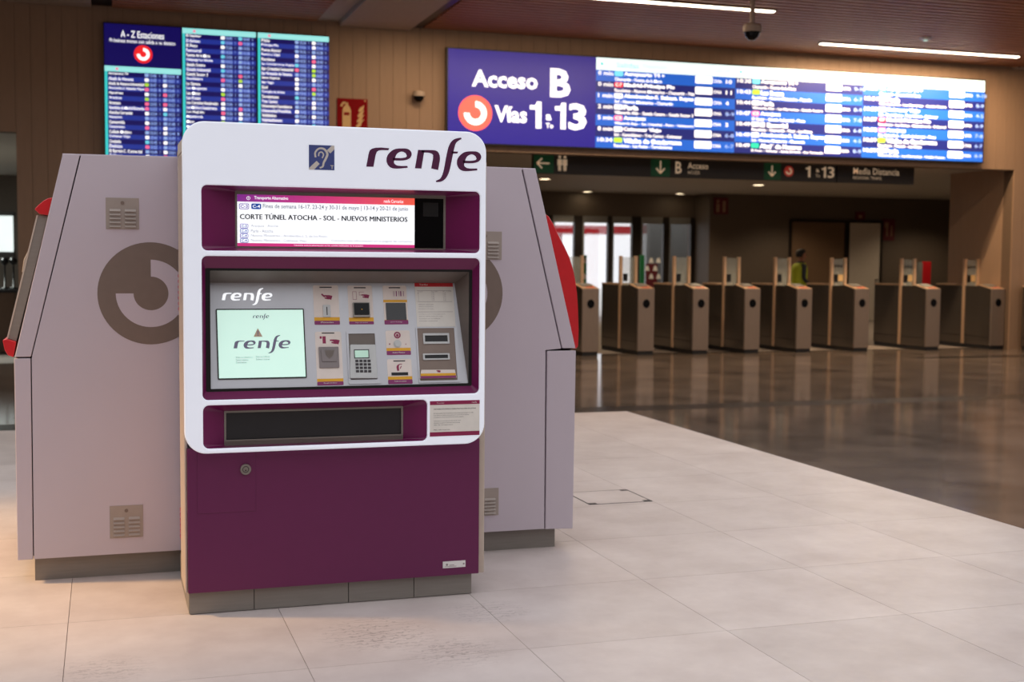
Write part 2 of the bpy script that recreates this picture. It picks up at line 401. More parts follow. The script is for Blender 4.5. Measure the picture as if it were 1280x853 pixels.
# back wall: backing plus individual vertical panels
wall = MB().box(-9, XLO, YW + .03, YW + .25, ZLO, 4.9).box(XLO, XO, YW + .03, YW + .25, 0, 4.9).box(XO, XJ, YW + .03, YW + .25, ZL, 4.9).box(XJ, 26, YW + .03, YW + .25, 0, 4.9).build('wall_back', 'wall_gap')
tag(wall, 'brown panelled station wall above the ticket gates', None, None, 'structure'); wall['_w'] = Vector((0, 0, 0))
PW = .19
_pm = {}
def panel(x, z0, z1, w=PW):
    key = (round(z0, 2), round(z1, 2), round(w, 3))
    if key not in _pm: _pm[key] = MB().box(.0018, w - .0018, 0, .03, z0, z1).mesh('wall_panel', 'wall_wood')
    o = bpy.data.objects.new('wall_panel', _pm[key]); COL.objects.link(o); o.parent = wall; o.location = (x, YW, 0)
def run(x0, x1, z0, z1):
    n = max(1, round((x1 - x0) / PW)); w = (x1 - x0) / n
    for i in range(n): panel(x0 + i * w, z0, z1, w)
run(-2.6, XLO, ZLO, 4.72); run(XLO, XO, 0, 4.72); run(XO, XJ, ZL, 4.72); run(XJ, XJ + 3.0, 0, 4.72)
# jamb returns of the gate opening
MBt = MB().box(XJ, XJ + .2, YW + .25, onX(1185, 330, XJ).y, 0, 3.4)
tag(MBt.build('trim_1', 'wall_wood'), 'wood-clad return wall on the right side of the gate opening', None, None, 'structure')
tag(MB().box(XO - .2, XO, YW + .25, 28.3, 0, 3.4).build('wall_left', 'room_wall'), 'side wall of the hall beyond the gates, left end', None, None, 'structure')
# hall walls outside the frame (no roof above; left open to the sky for daylight)
tag(MB().box(-9.2, -9, -7, 31, 0, 6.5).build('wall_hall_left', 'hall_wall'), 'beige side wall of the concourse on the left', None, None, 'structure')
tag(MB().box(26, 26.2, -7, 31, 0, 6.5).build('wall_hall_right', 'hall_wall'), 'beige side wall of the concourse on the right', None, None, 'structure')
tag(MB().box(-9, 26, -7.2, -7, 0, 6.5).build('wall_hall_rear', 'hall_wall'), 'beige wall of the concourse behind the viewpoint', None, None, 'structure')

# ceiling over the dark floor
YF = 10.4
xw = onZ(537, 30, ZC).x
cb = MB().box(-9, 26, YF, YW + .25, ZC + .05, ZC + .22).build('ceiling', 'ceil_back')
tag(cb, 'timber slat ceiling with pale recessed strips above the dark floor', None, None, 'structure'); cb['_w'] = Vector((0, 0, 0))
g = MB(); y = YF + .02
while y < YW - .05:
    g.box(xw, 25.9, y, y + .09, ZC, ZC + .05); y += .165
tag(g.build('ceiling_slats', 'ceil_wood', cb), kind='stuff')
xa, xb = onZ(140, 8, ZC).x, onZ(400, 22, ZC).x
g = MB(); y = YF + .02
yend = onZ(400, 22, ZC).y
while y < YW - .1:
    g.box(xa, xb, y, y + .09, ZC, ZC + .05); y += .165
tag(g.build('ceiling_slats', 'ceil_wood', cb), kind='stuff')
x1, x2 = onY(423, 33, YW).x, onY(511, 39, YW).x
zb = onY(467, 36.5, YW).z
MB().box(x1, x2, YF, YW - .03, zb, ZC + .05).build('ceiling_beam', 'ceil_pale', cb, bevel=.01)
MB().box(xb + .01, x1 - .005, YF, YW - .02, ZC + .02, ZC + .05).build('ceiling_panel', 'ceil_pale', cb)
MB().box(x2 + .03, xw - .03, YF, YW - .02, ZC + .01, ZC + .05).build('track_rail', 'rail', cb)
x3, x4 = onY(8, 2, YW).x, onY(114, 10, YW).x
MB().box(x3, x4, YF, YW - .03, ZC - .005, ZC + .05).build('ceiling_beam', 'ceil_pale', cb, bevel=.01)
MB().box(-9, x3 - .01, YF, YW - .02, ZC + .02, ZC + .05).build('ceiling_panel', 'ceil_pale', cb)

# the hall beyond the gates
ZR = ZL + .04
YB, YB2 = 28.1, 27.3
tag(MB().box(XO - .2, 26, YW + .25, 28.5, ZR, ZR + .2).build('ceiling_beyond_gates', 'ceil_grey'), 'low grey ceiling with downlights beyond the ticket gates', None, None, 'structure')
xr = onY(886, 330, YB2).x
tag(MB().box(xr, 26, YB2, YB2 + .2, 0, ZR).build('wall_right', 'room_dark'), 'dark wall with service doors beyond the gates', None, None, 'structure')
tag(MB().box(xr, xr + .2, YB2 + .2, 28.5, 0, ZR).build('trim_2', 'room_dark'), 'dark return wall beside the glass doors', None, None, 'structure')
tag(MB().box(25.8, 26, YW + .25, YB2, 0, ZR).build('wall_far_side', 'room_dark'), 'dark end wall beyond the ticket gates', None, None, 'structure')

# glass door front (setting)
dp = VP(YB)
zt = dp.hit(780, 271)[1]
df = MB().box(XO, xr, YB, YB + .2, zt, ZR).build('door_1', 'room_dark'); tag(df, 'row of dark framed glass doors to the bright street', None, None, 'structure'); df['_w'] = Vector((0, 0, 0))
posts = [(668, 690), (717, 727), (759, 764), (789, 800), (828, 835), (862, 876)]
for p0, p1 in posts:
    a0, a1 = dp.hit(p0, 330)[0], dp.hit(p1, 330)[0]
    MB().box(a0, a1, YB - .04, YB + .08, 0, zt).build('door_post', 'frame_dark', df)
edges = [(690, 717), (727, 759), (764, 789), (800, 828), (835, 862)]
for p0, p1 in edges:
    a0, a1 = dp.hit(p0, 330)[0], dp.hit(p1, 330)[0]
    MB().box(a0, a1, YB + .0, YB + .05, zt - .16, zt).build('door_rail', 'frame_alu', df)
    MB().box(a0, a0 + .06, YB, YB + .05, 0, zt - .16).build('door_stile', 'frame_alu', df)
    MB().box(a0 + .06, a1, YB + .02, YB + .03, .02, zt - .16).build('pane', 'door_glass', df)
MB().box(XO, dp.hit(690, 330)[0] - .4, YB, YB + .2, 0, zt).build('side_panel', 'room_dark', df)
tag(MB().box(0, 40, 31, 60, -.2, -.01).build('ground', 'pavement'), 'pale sunlit pavement outside the glass doors', None, None, 'structure')
# red canopy and grey wall seen outside
cp = VP(33.0); r = cp.box(660, 281, 793, 293.5)
o = MB().box(r[0], r[2], 33, 34, r[1], r[3]).build('canopy', 'red'); tag(o, 'red canopy edge outside the glass doors', 'canopy')
MB().box(cp.hit(702, 300)[0], cp.hit(706, 300)[0], 33.2, 33.5, -.01, r[1] + .01).build('canopy_post', 'red', o)
MB().box(cp.hit(796, 300)[0] + .06, cp.hit(796, 300)[0] + .3, 33.2, 33.5, -.01, r[3]).build('canopy_post', 'red', o)
gp = VP(30.2); a0 = gp.hit(797, 300)[0]; a1 = gp.hit(872, 300)[0]
o = MB().box(a0, a1 + .6, 30.2, 30.5, -.01, 3.6).build('partition', 'grey_panel'); tag(o, 'grey partition board standing outside the right glass doors', 'partition')

# room behind the opening on the far left
tag(MB().box(-9, XO - .2, 27.9, 28.1, 0, 3.6).build('wall_left_room', 'room_dark'), 'dark wall of the room behind the left opening', None, None, 'structure')
tag(MB().box(-9, XO - .2, YW + .25, 28.1, ZLO + .03, ZLO + .2).build('ceiling_left_room', 'ceil_grey'), 'grey ceiling of the room behind the left opening', None, None, 'structure')
lp = VP(27.85); r = lp.box(-150, 267, 17, 318)
w1 = MB().rect(lp, r, -.02, .005).build('window_1', 'led_teal'); tag(w1, 'bright backlit glazing in the room behind the left opening', None, None, 'structure')
w1['_w'] = Vector((0, 0, 0))
MATS['win_glow'] = mat('win_glow', (0.86, 0.95, 0.93), .4, emit=.9, var=.06, scale=3); w1.data.materials[0] = MATS['win_glow']
g = MB()
for (x0, y0, x1, y1) in ((-152, 262.5, 19, 270), (-152, 313.5, 19, 322), (17, 266, 19, 322), (-152, 262, -150, 318), (-46, 264, -44, 320), (-98, 263, -96, 319)): g.rect(lp, lp.box(x0, y0, x1, y1), 0, .04)
g.build('window_frame', 'frame_dark', w1)
cp2 = VP(20.2)
r = cp2.box(-90, 362, 19, 430)
o = thing('service_counter', ((r[0] + r[2]) / 2, 20.5, 0), 'brown service counter in the room behind the left opening', 'counter')
MB().box(r[0], r[2], 20.25, 20.9, 0, r[3] - .05).build('counter_front', 'door_brown', o)
MB().box(r[0] - .03, r[2] + .03, 20.2, 20.95, r[3] - .05, r[3]).build('countertop', 'black', o)
for px in (4, 15):
    q = cp2.hit(px, 327); qq = thing('desk_speaker', (q[0], 20.5, r[3]), 'round dark desk speaker on the counter, ' + ('nearer the frame edge' if px == 4 else 'nearer the wall corner'), 'speaker')
    MB().lathe((q[0], 20.5, r[3]), [(0, 0), (.06, 0), (.06, .02), (.012, .025), (.012, q[1] - r[3] - .05)]).build('stand', 'black', qq, True)
    MB().lathe((q[0], 20.5, q[1]), [(0, -.06), (.04, -.05), (.06, 0), (.04, .05), (0, .06)]).build('speaker_head', 'black', qq, True)

# ------------------------------------------------------------------ the front ticket machine
S1 = lambda u, v: (220 + u / 3.2, 140 + v / 3.2)
S2 = lambda u, v: (240 + u / 4.74, 320 + v / 4.74)
S3 = lambda u, v: (380 + u / 5.33, 340 + v / 5.33)
YP = 5.206; FR = YP - .09
fp = VP(FR)
def logo_paths():
    r_ = [(127, 292), (138, 235), (148, 180), (158, 152), (178, 137), (210, 129), (260, 127), (328, 133), (318, 150), (262, 149), (235, 153), (218, 166), (208, 195), (190, 293)]
    e_ = [(360, 226, 22), (440, 226, 22), (486, 214, 26), (500, 185, 48), (484, 158, 44), (435, 146, 27), (380, 162, 46), (345, 205, 68), (337, 245, 66), (354, 278, 50), (400, 294, 26), (488, 291, 16)]
    n1 = [(580, 143), (636, 146), (610, 305), (553, 303)]
    n2 = [(612, 155, 22), (690, 157, 26), (733, 174, 54), (744, 210, 62), (738, 255, 63), (728, 310, 63)]
    f_ = [(741, 416, 13), (785, 403, 28), (816, 368, 44), (837, 310, 52), (859, 200, 55), (879, 115, 52), (908, 64, 36), (966, 37, 12)]
    fb = [(880, 153), (938, 155), (930, 171), (878, 172)]
    return r_, e_, n1, n2, f_, fb
def logo(mb, pl, quad, c0, c1, m=0):
    """renfe wordmark; quad=(a0,b0,a1,b1) is the box of the whole word"""
    a0, b0, a1, b1 = quad; sx = (a1 - a0) / (1148 - 127); sy = (b1 - b0) / (420 - 32)
    T = lambda x, y: (a0 + (x - 127) * sx, b1 - (y - 32 - (x - 127) * .023) * sy)
    T3 = lambda p: T(p[0], p[1]) + (p[2] * (sx + sy) / 2,)
    r_, e_, n1, n2, f_, fb = logo_paths()
    mb.slab(pl, [T(*p) for p in r_], c0, c1, m); mb.slab(pl, [T(*p) for p in n1], c0, c1, m); mb.slab(pl, [T(*p) for p in fb], c0, c1, m)
    for P, dx, dy in ((e_, 0, 0), (n2, 0, 0), (f_, 0, 0), (e_, 624, 18)): mb.ribbon(pl, [T3((p[0] + dx, p[1] + dy, p[2])) for p in P], c0, c1, m, 5)
    return mb
def rings(mb, pl, a, b, R_, c0, c1, m):      # the open ring emblem's white part
    return mb.annulus(pl, a, b, R_ * .33, R_ * .66, -math.pi, math.pi / 2, c0, c1, m)

XL = fp.hit(229.5, 350)[0]; XR = fp.hit(607, 350)[0]
ZT = fp.hit(420, 158)[1]; ZB = fp.hit(420, 561.5)[1]
km = thing('ticket_machine', ((XL + XR) / 2, YP + .2, 0), 'purple and white ticket vending machine with lit front panel, facing the viewer', 'ticket machine')
# plinth of four steel plates
pp = VP(YP)
pz = fp.hit(420, 729)[1]
MB().box(pp.hit(238, 740)[0], pp.hit(588, 740)[0], YP + .012, YP + .62, 0, .12).build('plinth_core', 'seam', km)
px_ = [236.5, 317.8, 435.7, 517.3, 589.4]
for i in range(4):
    a0 = pp.hit(px_[i], 752)[0] + .0015; a1 = pp.hit(px_[i + 1], 752)[0] - .0015
    MB().box(a0, a1, YP, YP + .012, .003, .115).build('plinth_plate', 'steel_flat', km)
MB().box(pp.hit(236.5, 752)[0], pp.hit(236.5, 752)[0] + .012, YP + .012, YP + .62, .003, .115).build('plinth_plate', 'steel_flat', km)
# lower purple panel
lp_ = VP(YP - .03)
a0, b0 = lp_.hit(235.5, 742.8); a1, _ = lp_.hit(598.3, 716.4)
PB = b0
low = MB().rect(lp_, (a0, b0, a1, ZB + .012), -.03, 0).build('lower_panel', 'purple', km, bevel=.002)
dr = lp_.box(246.4, 566, 319.5, 639)
dr = (dr[0], dr[1], dr[2], ZB - .002)
dd = MB().rect(lp_, dr, 0, .0022).build('access_door', 'purple', km, bevel=.001)
ka, kb = lp_.hit(306.8, 586.6)
g = MB(); g.annulus(lp_, ka, kb, .013, .0215, 0, 2 * math.pi, .002, .012, 0); g.slab(lp_, disc(ka, kb, .013), .002, .006, 1); g.slab(lp_, disc(ka, kb, .0105), .006, .011, 0); g.slab(lp_, disc(ka, kb - .004, .003), .011, .0115, 1)
o = g.build('lock', ['steel', 'black'], dd); tag(o, 'chrome key lock')
r = lp_.box(553.5, 702.5, 581.7, 708.8)
g = MB(); g.rect(lp_, r, 0, .0015); g.slab(lp_, disc(r[0] + .018, (r[1] + r[3]) / 2, .005), .0015, .0018, 1); g.rect(lp_, (r[0] + .028, r[1] + .010, r[0] + .05, r[1] + .013), .0015, .0018, 1); g.rect(lp_, (r[0] + .008, r[1] + .005, r[0] + .06, r[1] + .007), .0015, .0018, 1); g.slab(lp_, disc(r[2] - .008, (r[1] + r[3]) / 2, .004), .0015, .0018, 1)
g.build('rating_label', ['white', 'ink_soft'], km)
# side shells and body
sp_ = VP(YP - .015)
xl0 = sp_.hit(231, 650)[0]; xr1 = sp_.hit(605.5, 650)[0]
ztop = VP(5.4).hit(224, 179)[1]; zseam = VP(5.4).hit(224, 194)[1]
for (x0, x1) in ((xl0, a0 - .001), (a1 + .001, xr1)):
    MB().box(x0, x1, YP - .015, YP + .27, PB - .002, zseam - .004).build('side_shell', 'cream', km, bevel=.004)
    MB().box(x0, x1, YP + .02, YP + .27, zseam, ztop).build('side_shell_top', 'cream', km, bevel=.003)
MB().box(xl0 + .02, xr1 - .02, YP + .115, YP + .7, .115, ZT - .06).build('body', 'gloss_side', km, bevel=.004)
for (zc, n) in ((1.36, 7), (.33, 6)):                      # louvres on the left flank
    for i in range(n):
        MB().box(xl0 + .010, xl0 + .02, YP + .40, YP + .52, zc - i * .024, zc - i * .024 + .012).build('louvre', 'magenta_print', km)  # pink reflection put into the louvre colour
# white lit front with three openings
op1 = [fp.hit(252, 230.6), fp.hit(600.5, 240), fp.hit(600.5, 316.3), fp.hit(252, 313.6)]
op2 = [fp.hit(252.7, 320), fp.hit(600, 323), fp.hit(600, 491.3), fp.hit(252.7, 501.9)]
op3 = [fp.hit(254, 507.2), fp.hit(534.6, 500.2), fp.hit(534.6, 552), fp.hit(254, 561.5)]
def fix(q):   # square the openings up
    l = (q[0][0] + q[3][0]) / 2; r = (q[1][0] + q[2][0]) / 2; t = (q[0][1] + q[1][1]) / 2; b = (q[2][1] + q[3][1]) / 2
    return (l, b, r, t)
o1, o2, o3 = fix(op1), fix(op2), fix(op3)
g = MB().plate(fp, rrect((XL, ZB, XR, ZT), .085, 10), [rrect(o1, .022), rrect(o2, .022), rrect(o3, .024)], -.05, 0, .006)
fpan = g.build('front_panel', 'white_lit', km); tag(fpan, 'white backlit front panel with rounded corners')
# header marks
r = fp.box(458, 175, 601.5, 228)
logo(MB(), fp, (fp.hit(457.7, 211)[0], fp.hit(545, 229.5)[1], fp.hit(601.5, 200)[0], fp.hit(574, 174.8)[1]), 0, .001).build('wordmark', 'logo_ink', fpan)
r = fp.box(386, 181, 418, 213); ex, ez = r[0], r[1]; es = r[2] - r[0]; eh = r[3] - r[1]
g = MB().rect(fp, r, 0, .001, 0)
E_ = lambda u, v, w=None: (ex + u * es, ez + v * eh) if w is None else (ex + u * es, ez + v * eh, w * es)
g.slab(fp, [E_(0, 0), E_(.2, 0), E_(.42, .24), E_(.3, .36), E_(0, .06)], .001, .0015, 1)
g.slab(fp, [E_(1, 1), E_(.9, 1), E_(.7, .8), E_(.84, .68), E_(1, .85)], .001, .0015, 1)
g.ribbon(fp, [E_(.26, .5, .07), E_(.25, .7, .07), E_(.4, .86, .07), E_(.6, .84, .08), E_(.72, .66, .09), E_(.66, .46, .09), E_(.58, .3, .08), E_(.54, .14, .07), E_(.42, .08, .06)], .001, .0016, 1)
g.ribbon(fp, [E_(.38, .55, .05), E_(.4, .68, .05), E_(.5, .72, .05), E_(.57, .62, .05), E_(.52, .48, .05)], .001, .0016, 1)
g.text(fp, 'T', (ex + .84 * es, ez + .05 * eh, ex + .97 * es, ez + .2 * eh), .0017, 1, .02)
tag(g.build('hearing_loop_sign', ['icon_blue', 'icon_beige'], fpan), 'blue ear sign for hearing loop')

def w3(pl, loop, c=0): return [pl.w(a, b, c) for a, b in loop]
# --- upper recess
dpl = VP(FR + .10)
i1 = fix([dpl.hit(293.5, 240), dpl.hit(557.5, 243.5), dpl.hit(556.5, 312), dpl.hit(294.5, 310)])
g = MB().loft([w3(fp, rrect(o1, .022), -.012), w3(dpl, rrect(i1, .004))])
g.build('display_recess', 'purple_deep', km)
dis = MB().rect(dpl, i1, -.04, .0).build('display_frame', 'steel', km)
r_s = dpl.box(296.5, 243.4, 554, 310.5)
s0 = dpl.hit(296.5, 276)[0]; s1 = dpl.hit(518, 276)[0]; s2 = dpl.hit(554, 276)[0]; sz1 = dpl.hit(407, 245.5)[1]; sz0 = dpl.hit(407, 309)[1]
MB().rect(dpl, (s0, sz0, s2, sz1), 0, .002).build('display_glass', 'black_gloss', dis)
W_ = s1 - s0; H_ = sz1 - sz0
D = lambda u0, v0, u1, v1: (s0 + u0 * W_, sz0 + v0 * H_, s0 + u1 * W_, sz0 + v1 * H_)
U = lambda u: (u - 245) / (953 - 245)
# baseline helper: crop rows -> 0..1 (slope along the panel removed)
Vv = lambda u, v: 1 - (v - (331 + (u - 245) * .0198)) / (203 - (u - 245) * .009)
def T_(mb, txt, u0, v0, u1, v1, m, bold=0): mb.text(dpl, txt, D(U(u0), Vv(u0, v1), U(u1), Vv(u0, v0)), .0075, m, bold)
g = MB().rect(dpl, D(0, 0, 1, 1), .002, .003, 0)
g.build('display_image', 'scr_white', dis)
g = MB(); N_ = 8
g.rect(dpl, D(0, .86, 1, 1), .003, .0034, 0)
m = bpy.data.materials.new('scr_gradient'); m.use_nodes = True; nt = m.node_tree; b = nt.nodes['Principled BSDF']
tc = nt.nodes.new('ShaderNodeTexCoord'); sx = nt.nodes.new('ShaderNodeSeparateXYZ'); cr = nt.nodes.new('ShaderNodeValToRGB')
nt.links.new(tc.outputs['Generated'], sx.inputs[0]); nt.links.new(sx.outputs[0], cr.inputs[0])
cr.color_ramp.elements[0].color = lin((124, 44, 138)) + (1,); cr.color_ramp.elements[1].color = lin((238, 92, 72)) + (1,); e = cr.color_ramp.elements.new(.5); e.color = lin((204, 56, 122)) + (1,)
nt.links.new(cr.outputs[0], b.inputs['Base Color']); nt.links.new(cr.outputs[0], b.inputs['Emission Color']); b.inputs['Emission Strength'].default_value = .8; MATS['scr_gradient'] = m
g.build('display_title_bar', 'scr_gradient', dis)
MB().rect(dpl, D(0, 0, 1, .062), .003, .0034).build('display_footer_bar', 'scr_magenta', dis)
g = MB()
a, b_ = D(U(288), .93, 0, 0)[:2]; g.annulus(dpl, a, b_, .0055, .0075, 0, 2 * math.pi, .0034, .0037, 0, 20); g.rect(dpl, (a - .001, b_ - .003, a + .001, b_ + .004), .0034, .0037, 0)
T_(g, 'Transporte Alternativo', 310, 338, 442, 354, 0, .02)
T_(g, 'renfe Cercanías', 825, 350, 905, 363, 0, .01)
g.text(dpl, 'Consulta toda la información en los canales habituales de la estación', D(.31, .018, .70, .044), .0075, 0)
T_(g, 'Fines de semana 16-17, 23-24 y 30-31 de mayo | 13-14 y 20-21 de junio', 343, 368, 925, 390, 1, .015)
for du in (-.8, 0, .8): T_(g, 'CORTE TÚNEL ATOCHA - SOL - NUEVOS MINISTERIOS', 255 + du, 403, 922 + du, 428, 2)
for u0, m_ in ((252, 3), (299, 4)):
    rr = D(U(u0), Vv(u0, 389), U(u0 + 38), Vv(u0, 367)); g.slab(dpl, rrect(rr, .0055, 4), .0034, .005, m_); rr2 = (rr[0] + .0025, rr[1] + .0025, rr[2] - .0025, rr[3] - .0025); g.slab(dpl, rrect(rr2, .004, 4), .005, .006, 0 if m_ == 3 else 4)
    g.text(dpl, 'C-3' if m_ == 3 else 'C-4', (rr[0] + .005, rr[1] + .005, rr[2] - .005, rr[3] - .005), .0075, 3 if m_ == 3 else 0, .02)
for i, (tx, u1) in enumerate((('Aranjuez - Atocha', 402), ('Parla - Atocha', 383), ('Nuevos Ministerios - Alcobendas-S. S. de los Reyes', 596), ('Nuevos Ministerios - Colmenar Viejo', 515))):
    v0 = 447 + i * 19
    rr = D(U(255), Vv(255, v0 + 17), U(287), Vv(255, v0 - 1)); g.slab(dpl, rrect(rr, .0055, 4), .0034, .005, 3 if i % 2 == 0 else 4); rr2 = (rr[0] + .0025, rr[1] + .0022, rr[2] - .0025, rr[3] - .0022); g.slab(dpl, rrect(rr2, .003, 4), .005, .006, 0)
    g.text(dpl, ('C-3', 'C-4', 'C-4', 'C-4')[i], (rr[0] + .006, rr[1] + .004, rr[2] - .006, rr[3] - .004), .0075, 4, .02)
    T_(g, tx, 297, v0 + 2, u1, v0 + 14, 1)
T_(g, 'Consulta más información en la página de cercanías', 612, 508, 942, 518, 1)
g.build('display_lettering', ['scr_white', 'scr_pale', 'scr_ink', 'scr_badge', 'scr_badge_blue'], dis)
MB().rect(dpl, D(1.05, .64, 1.14, .92), .0021, .003).build('sensor_window', 'black', dis)

# --- middle recess
mpl = VP(FR + .045)
q2 = fix([mpl.hit(257, 336), mpl.hit(590, 336.5), mpl.hit(590, 481.5), mpl.hit(257, 491.5)])
q3 = fix([mpl.hit(263, 339), mpl.hit(586, 339.5), mpl.hit(586, 478.5), mpl.hit(263, 487.5)])
MB().loft([w3(fp, rrect(o2, .022), -.012), w3(mpl, rrect(q2, .006))]).build('control_recess', 'purple_deep', km)
MB().plate(mpl, rrect(q2, .006), [rrect(q3, .003)], -.01, 0).build('control_bezel', 'black', km)
# tilted control plate
zb_ = q3[1]; yb_ = FR + .05
zt_ = VP(FR + .16).hit(424, 354)[1]
tl = math.hypot(zt_ - zb_, .12)
cpn = Plane((q3[0], yb_, zb_), (1, 0, 0), (0, .12, zt_ - zb_))
wq = q3[2] - q3[0]
xr_t = wq - .03
plate = MB().slab(cpn, [(0, 0), (wq, 0), (xr_t, tl), (0, tl)], -.01, 0).build('control_plate', 'plate_grey', km)
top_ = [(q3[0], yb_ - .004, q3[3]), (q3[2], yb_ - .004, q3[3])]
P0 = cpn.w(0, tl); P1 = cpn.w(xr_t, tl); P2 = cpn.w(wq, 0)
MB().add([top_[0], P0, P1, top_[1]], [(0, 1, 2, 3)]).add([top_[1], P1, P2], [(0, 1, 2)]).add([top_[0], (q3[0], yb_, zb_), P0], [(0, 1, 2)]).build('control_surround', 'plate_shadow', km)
C2 = lambda u, v: cpn.hit(*S2(u, v)); C3 = lambda u, v: cpn.hit(*S3(u, v))
def bx3(u0, v0, u1, v1): a = C3(u0, v0); b = C3(u1, v1); return (a[0], b[1], b[0], a[1])
def bx2(u0, v0, u1, v1): a = C2(u0, v0); b = C2(u1, v1); return (a[0], b[1], b[0], a[1])
logo(MB(), cpn, bx2(175, 196, 478, 294), 0, .001).build('wordmark', 'scr_white', plate)
# touch screen
r = bx2(140, 316, 680, 724)
ts = MB().slab(cpn, rrect(r, .004, 3), 0, .004).build('touch_screen', 'black', plate)
ri = (r[0] + .005, r[1] + .005, r[2] - .005, r[3] - .005)
MB().rect(cpn, ri, .004, .0045).build('screen_image', 'scr_mint', ts)
tw, th = ri[2] - ri[0], ri[3] - ri[1]
Q = lambda u0, v0, u1, v1: (ri[0] + u0 * tw, ri[1] + v0 * th, ri[0] + u1 * tw, ri[1] + v1 * th)
g = MB(); logo(g, cpn, Q(.41, .85, .6, .94), .0045, .0048, 0); logo(g, cpn, Q(.175, .345, .84, .61), .0045, .0048, 0)
for k, (uu, vv, L_) in enumerate(((.2, .285, .19), (.2, .25, .14), (.2, .213, .12), (.43, .29, .16), (.43, .255, .16))):
    g.text(cpn, ('Elija su destino', 'Select station', 'Destination', 'Elija su billete', 'Select ticket')[k], Q(uu, vv, uu + L_, vv + .025), .0048, 0)
tri = [Q(.41, .6, .41, .6)[:2], Q(.515, .6, .515, .6)[:2], Q(.4625, .73, .4625, .73)[:2]]
g.slab(cpn, tri, .0045, .0052, 1); g.rect(cpn, Q(.457, .64, .468, .69), .0052, .006, 0); g.rect(cpn, Q(.457, .615, .468, .63), .0052, .006, 0)
g.build('screen_lettering', ['scr_greyink', 'tri_tan'], ts)

def sticker(name, u0, v0, u1, v1, yb, pb, label=None):
    r = bx3(u0, v0, u1, v1); st = MB().slab(cpn, rrect(r, .007, 4), 0, .001).build(name, 'paper_cream', plate)
    hh = r[3] - r[1]; f = lambda v: r[3] - (v - v0) / (v1 - v0) * hh
    MB().rect(cpn, (r[0], f(pb), r[2], f(yb)), .001, .0014).build('yellow_band', 'yellow_print', st)
    MB().slab(cpn, rquad([(r[0], r[1]), (r[2], r[1]), (r[2], f(pb)), (r[0], f(pb))], .0035, 3), .001, .0014).build('violet_band', 'violet_print', st)
    return st, r, f
def slit(st, r, f, v, frac=.48, h=7):
    w = (r[2] - r[0]); MB().rect(cpn, (r[0] + w * (1 - frac) / 2, f(v + h), r[2] - w * (1 - frac) / 2, f(v)), .001, .0016).build('slit', 'ink', st)
def band_text(st, r, f, pb, v1, txt):
    w = r[2] - r[0]; h = f(pb) - r[1]
    MB().text(cpn, txt, (r[0] + w * .25, r[1] + h * .42, r[2] - w * .25, r[1] + h * .78), .0016).build('lettering', 'paper', st)
def hand(mb, u, v, s, m=0):        # pointing hand pictogram, crop coordinates
    T = lambda x, y, w: C3(u + x * s, v + y * s) + (w * s * .00066,)
    mb.ribbon(cpn, [T(-10, -2, 5), T(0, -2, 6), T(12, 2, 14), T(24, 6, 16)], .001, .0014, m, 3)
    mb.ribbon(cpn, [T(-4, 6, 5), T(6, 8, 6), T(14, 8, 8)], .001, .0014, m, 3)
# coin slot
st, r, f = sticker('coin_slot_label', 58, 90, 240, 352, 303, 326); slit(st, r, f, 100); band_text(st, r, f, 326, 352, 'Monedas')
g = MB(); hand(g, 144, 164, 1.7)
for k in range(3): g.slab(cpn, disc(*C3(120 + k * 7, 152 + k * 6), 
.0038, 10), .001, .0016)
g.build('pictogram', 'magenta_print', st)
rr = bx3(124, 222, 178, 303); o = MB().slab(cpn, rrect(rr, .002, 2), .001, .006).build('coin_slot', 'key_white', st, bevel=.001)
MB().rect(cpn, bx3(147, 236, 156, 290), .006, .0065).build('coin_opening', 'black', o)
# contactless reader
st, r, f = sticker('card_reader_label', 288, 92, 466, 350, 305, 330); slit(st, r, f, 103); band_text(st, r, f, 330, 350, 'Pago con tarjeta')
g = MB(); hand(g, 396, 158, 1.5)
rr = bx3(322, 132, 351, 185); t_ = .0012
for q in ((rr[0], rr[1], rr[2], rr[1] + t_), (rr[0], rr[3] - t_, rr[2], rr[3]), (rr[0], rr[1], rr[0] + t_, rr[3]), (rr[2] - t_, rr[1], rr[2], rr[3])): g.rect(cpn, q, .001, .0014)
rr = bx3(366, 134, 400, 156)
for q in ((rr[0], rr[1], rr[2], rr[1] + t_), (rr[0], rr[3] - t_, rr[2], rr[3]), (rr[0], rr[1], rr[0] + t_, rr[3])): g.rect(cpn, q, .001, .0014)
g.build('pictogram', 'magenta_print', st)
rr = bx3(321, 208, 439, 305); o = MB().slab(cpn, rrect(rr, .002, 2), .001, .012).build('card_reader', 'steel', st, bevel=.0015)
MB().slab(cpn, rrect(bx3(328, 214, 432, 290), .002, 2), .012, .016).build('reader_face', 'black_gloss', o); MB().slab(cpn, disc(*C3(381, 255), .0022, 10), .016, .0165).build('reader_mark', 'yellow_print', o)
# bar code reader
st, r, f = sticker('barcode_reader_label', 522, 92, 696, 350, 320, 322); slit(st, r, f, 103); band_text(st, r, f, 324, 350, 'Lector de código')
MB().rect(cpn, (r[0], f(203), r[2], f(187)), .001, .0014).build('yellow_band', 'yellow_print', st)
g = MB(); uu = 594
for k, w in enumerate((5, 3, 8, 2, 5, 9, 3, 5)):
    g.rect(cpn, bx3(uu, 129, uu + w, 163), .001, .0014); uu += w + 4.5
g.build('pictogram', 'violet_print', st)
MB().rect(cpn, bx3(543, 208, 683, 321), .001, .003).build('reader_window', 'tray_glass', st)
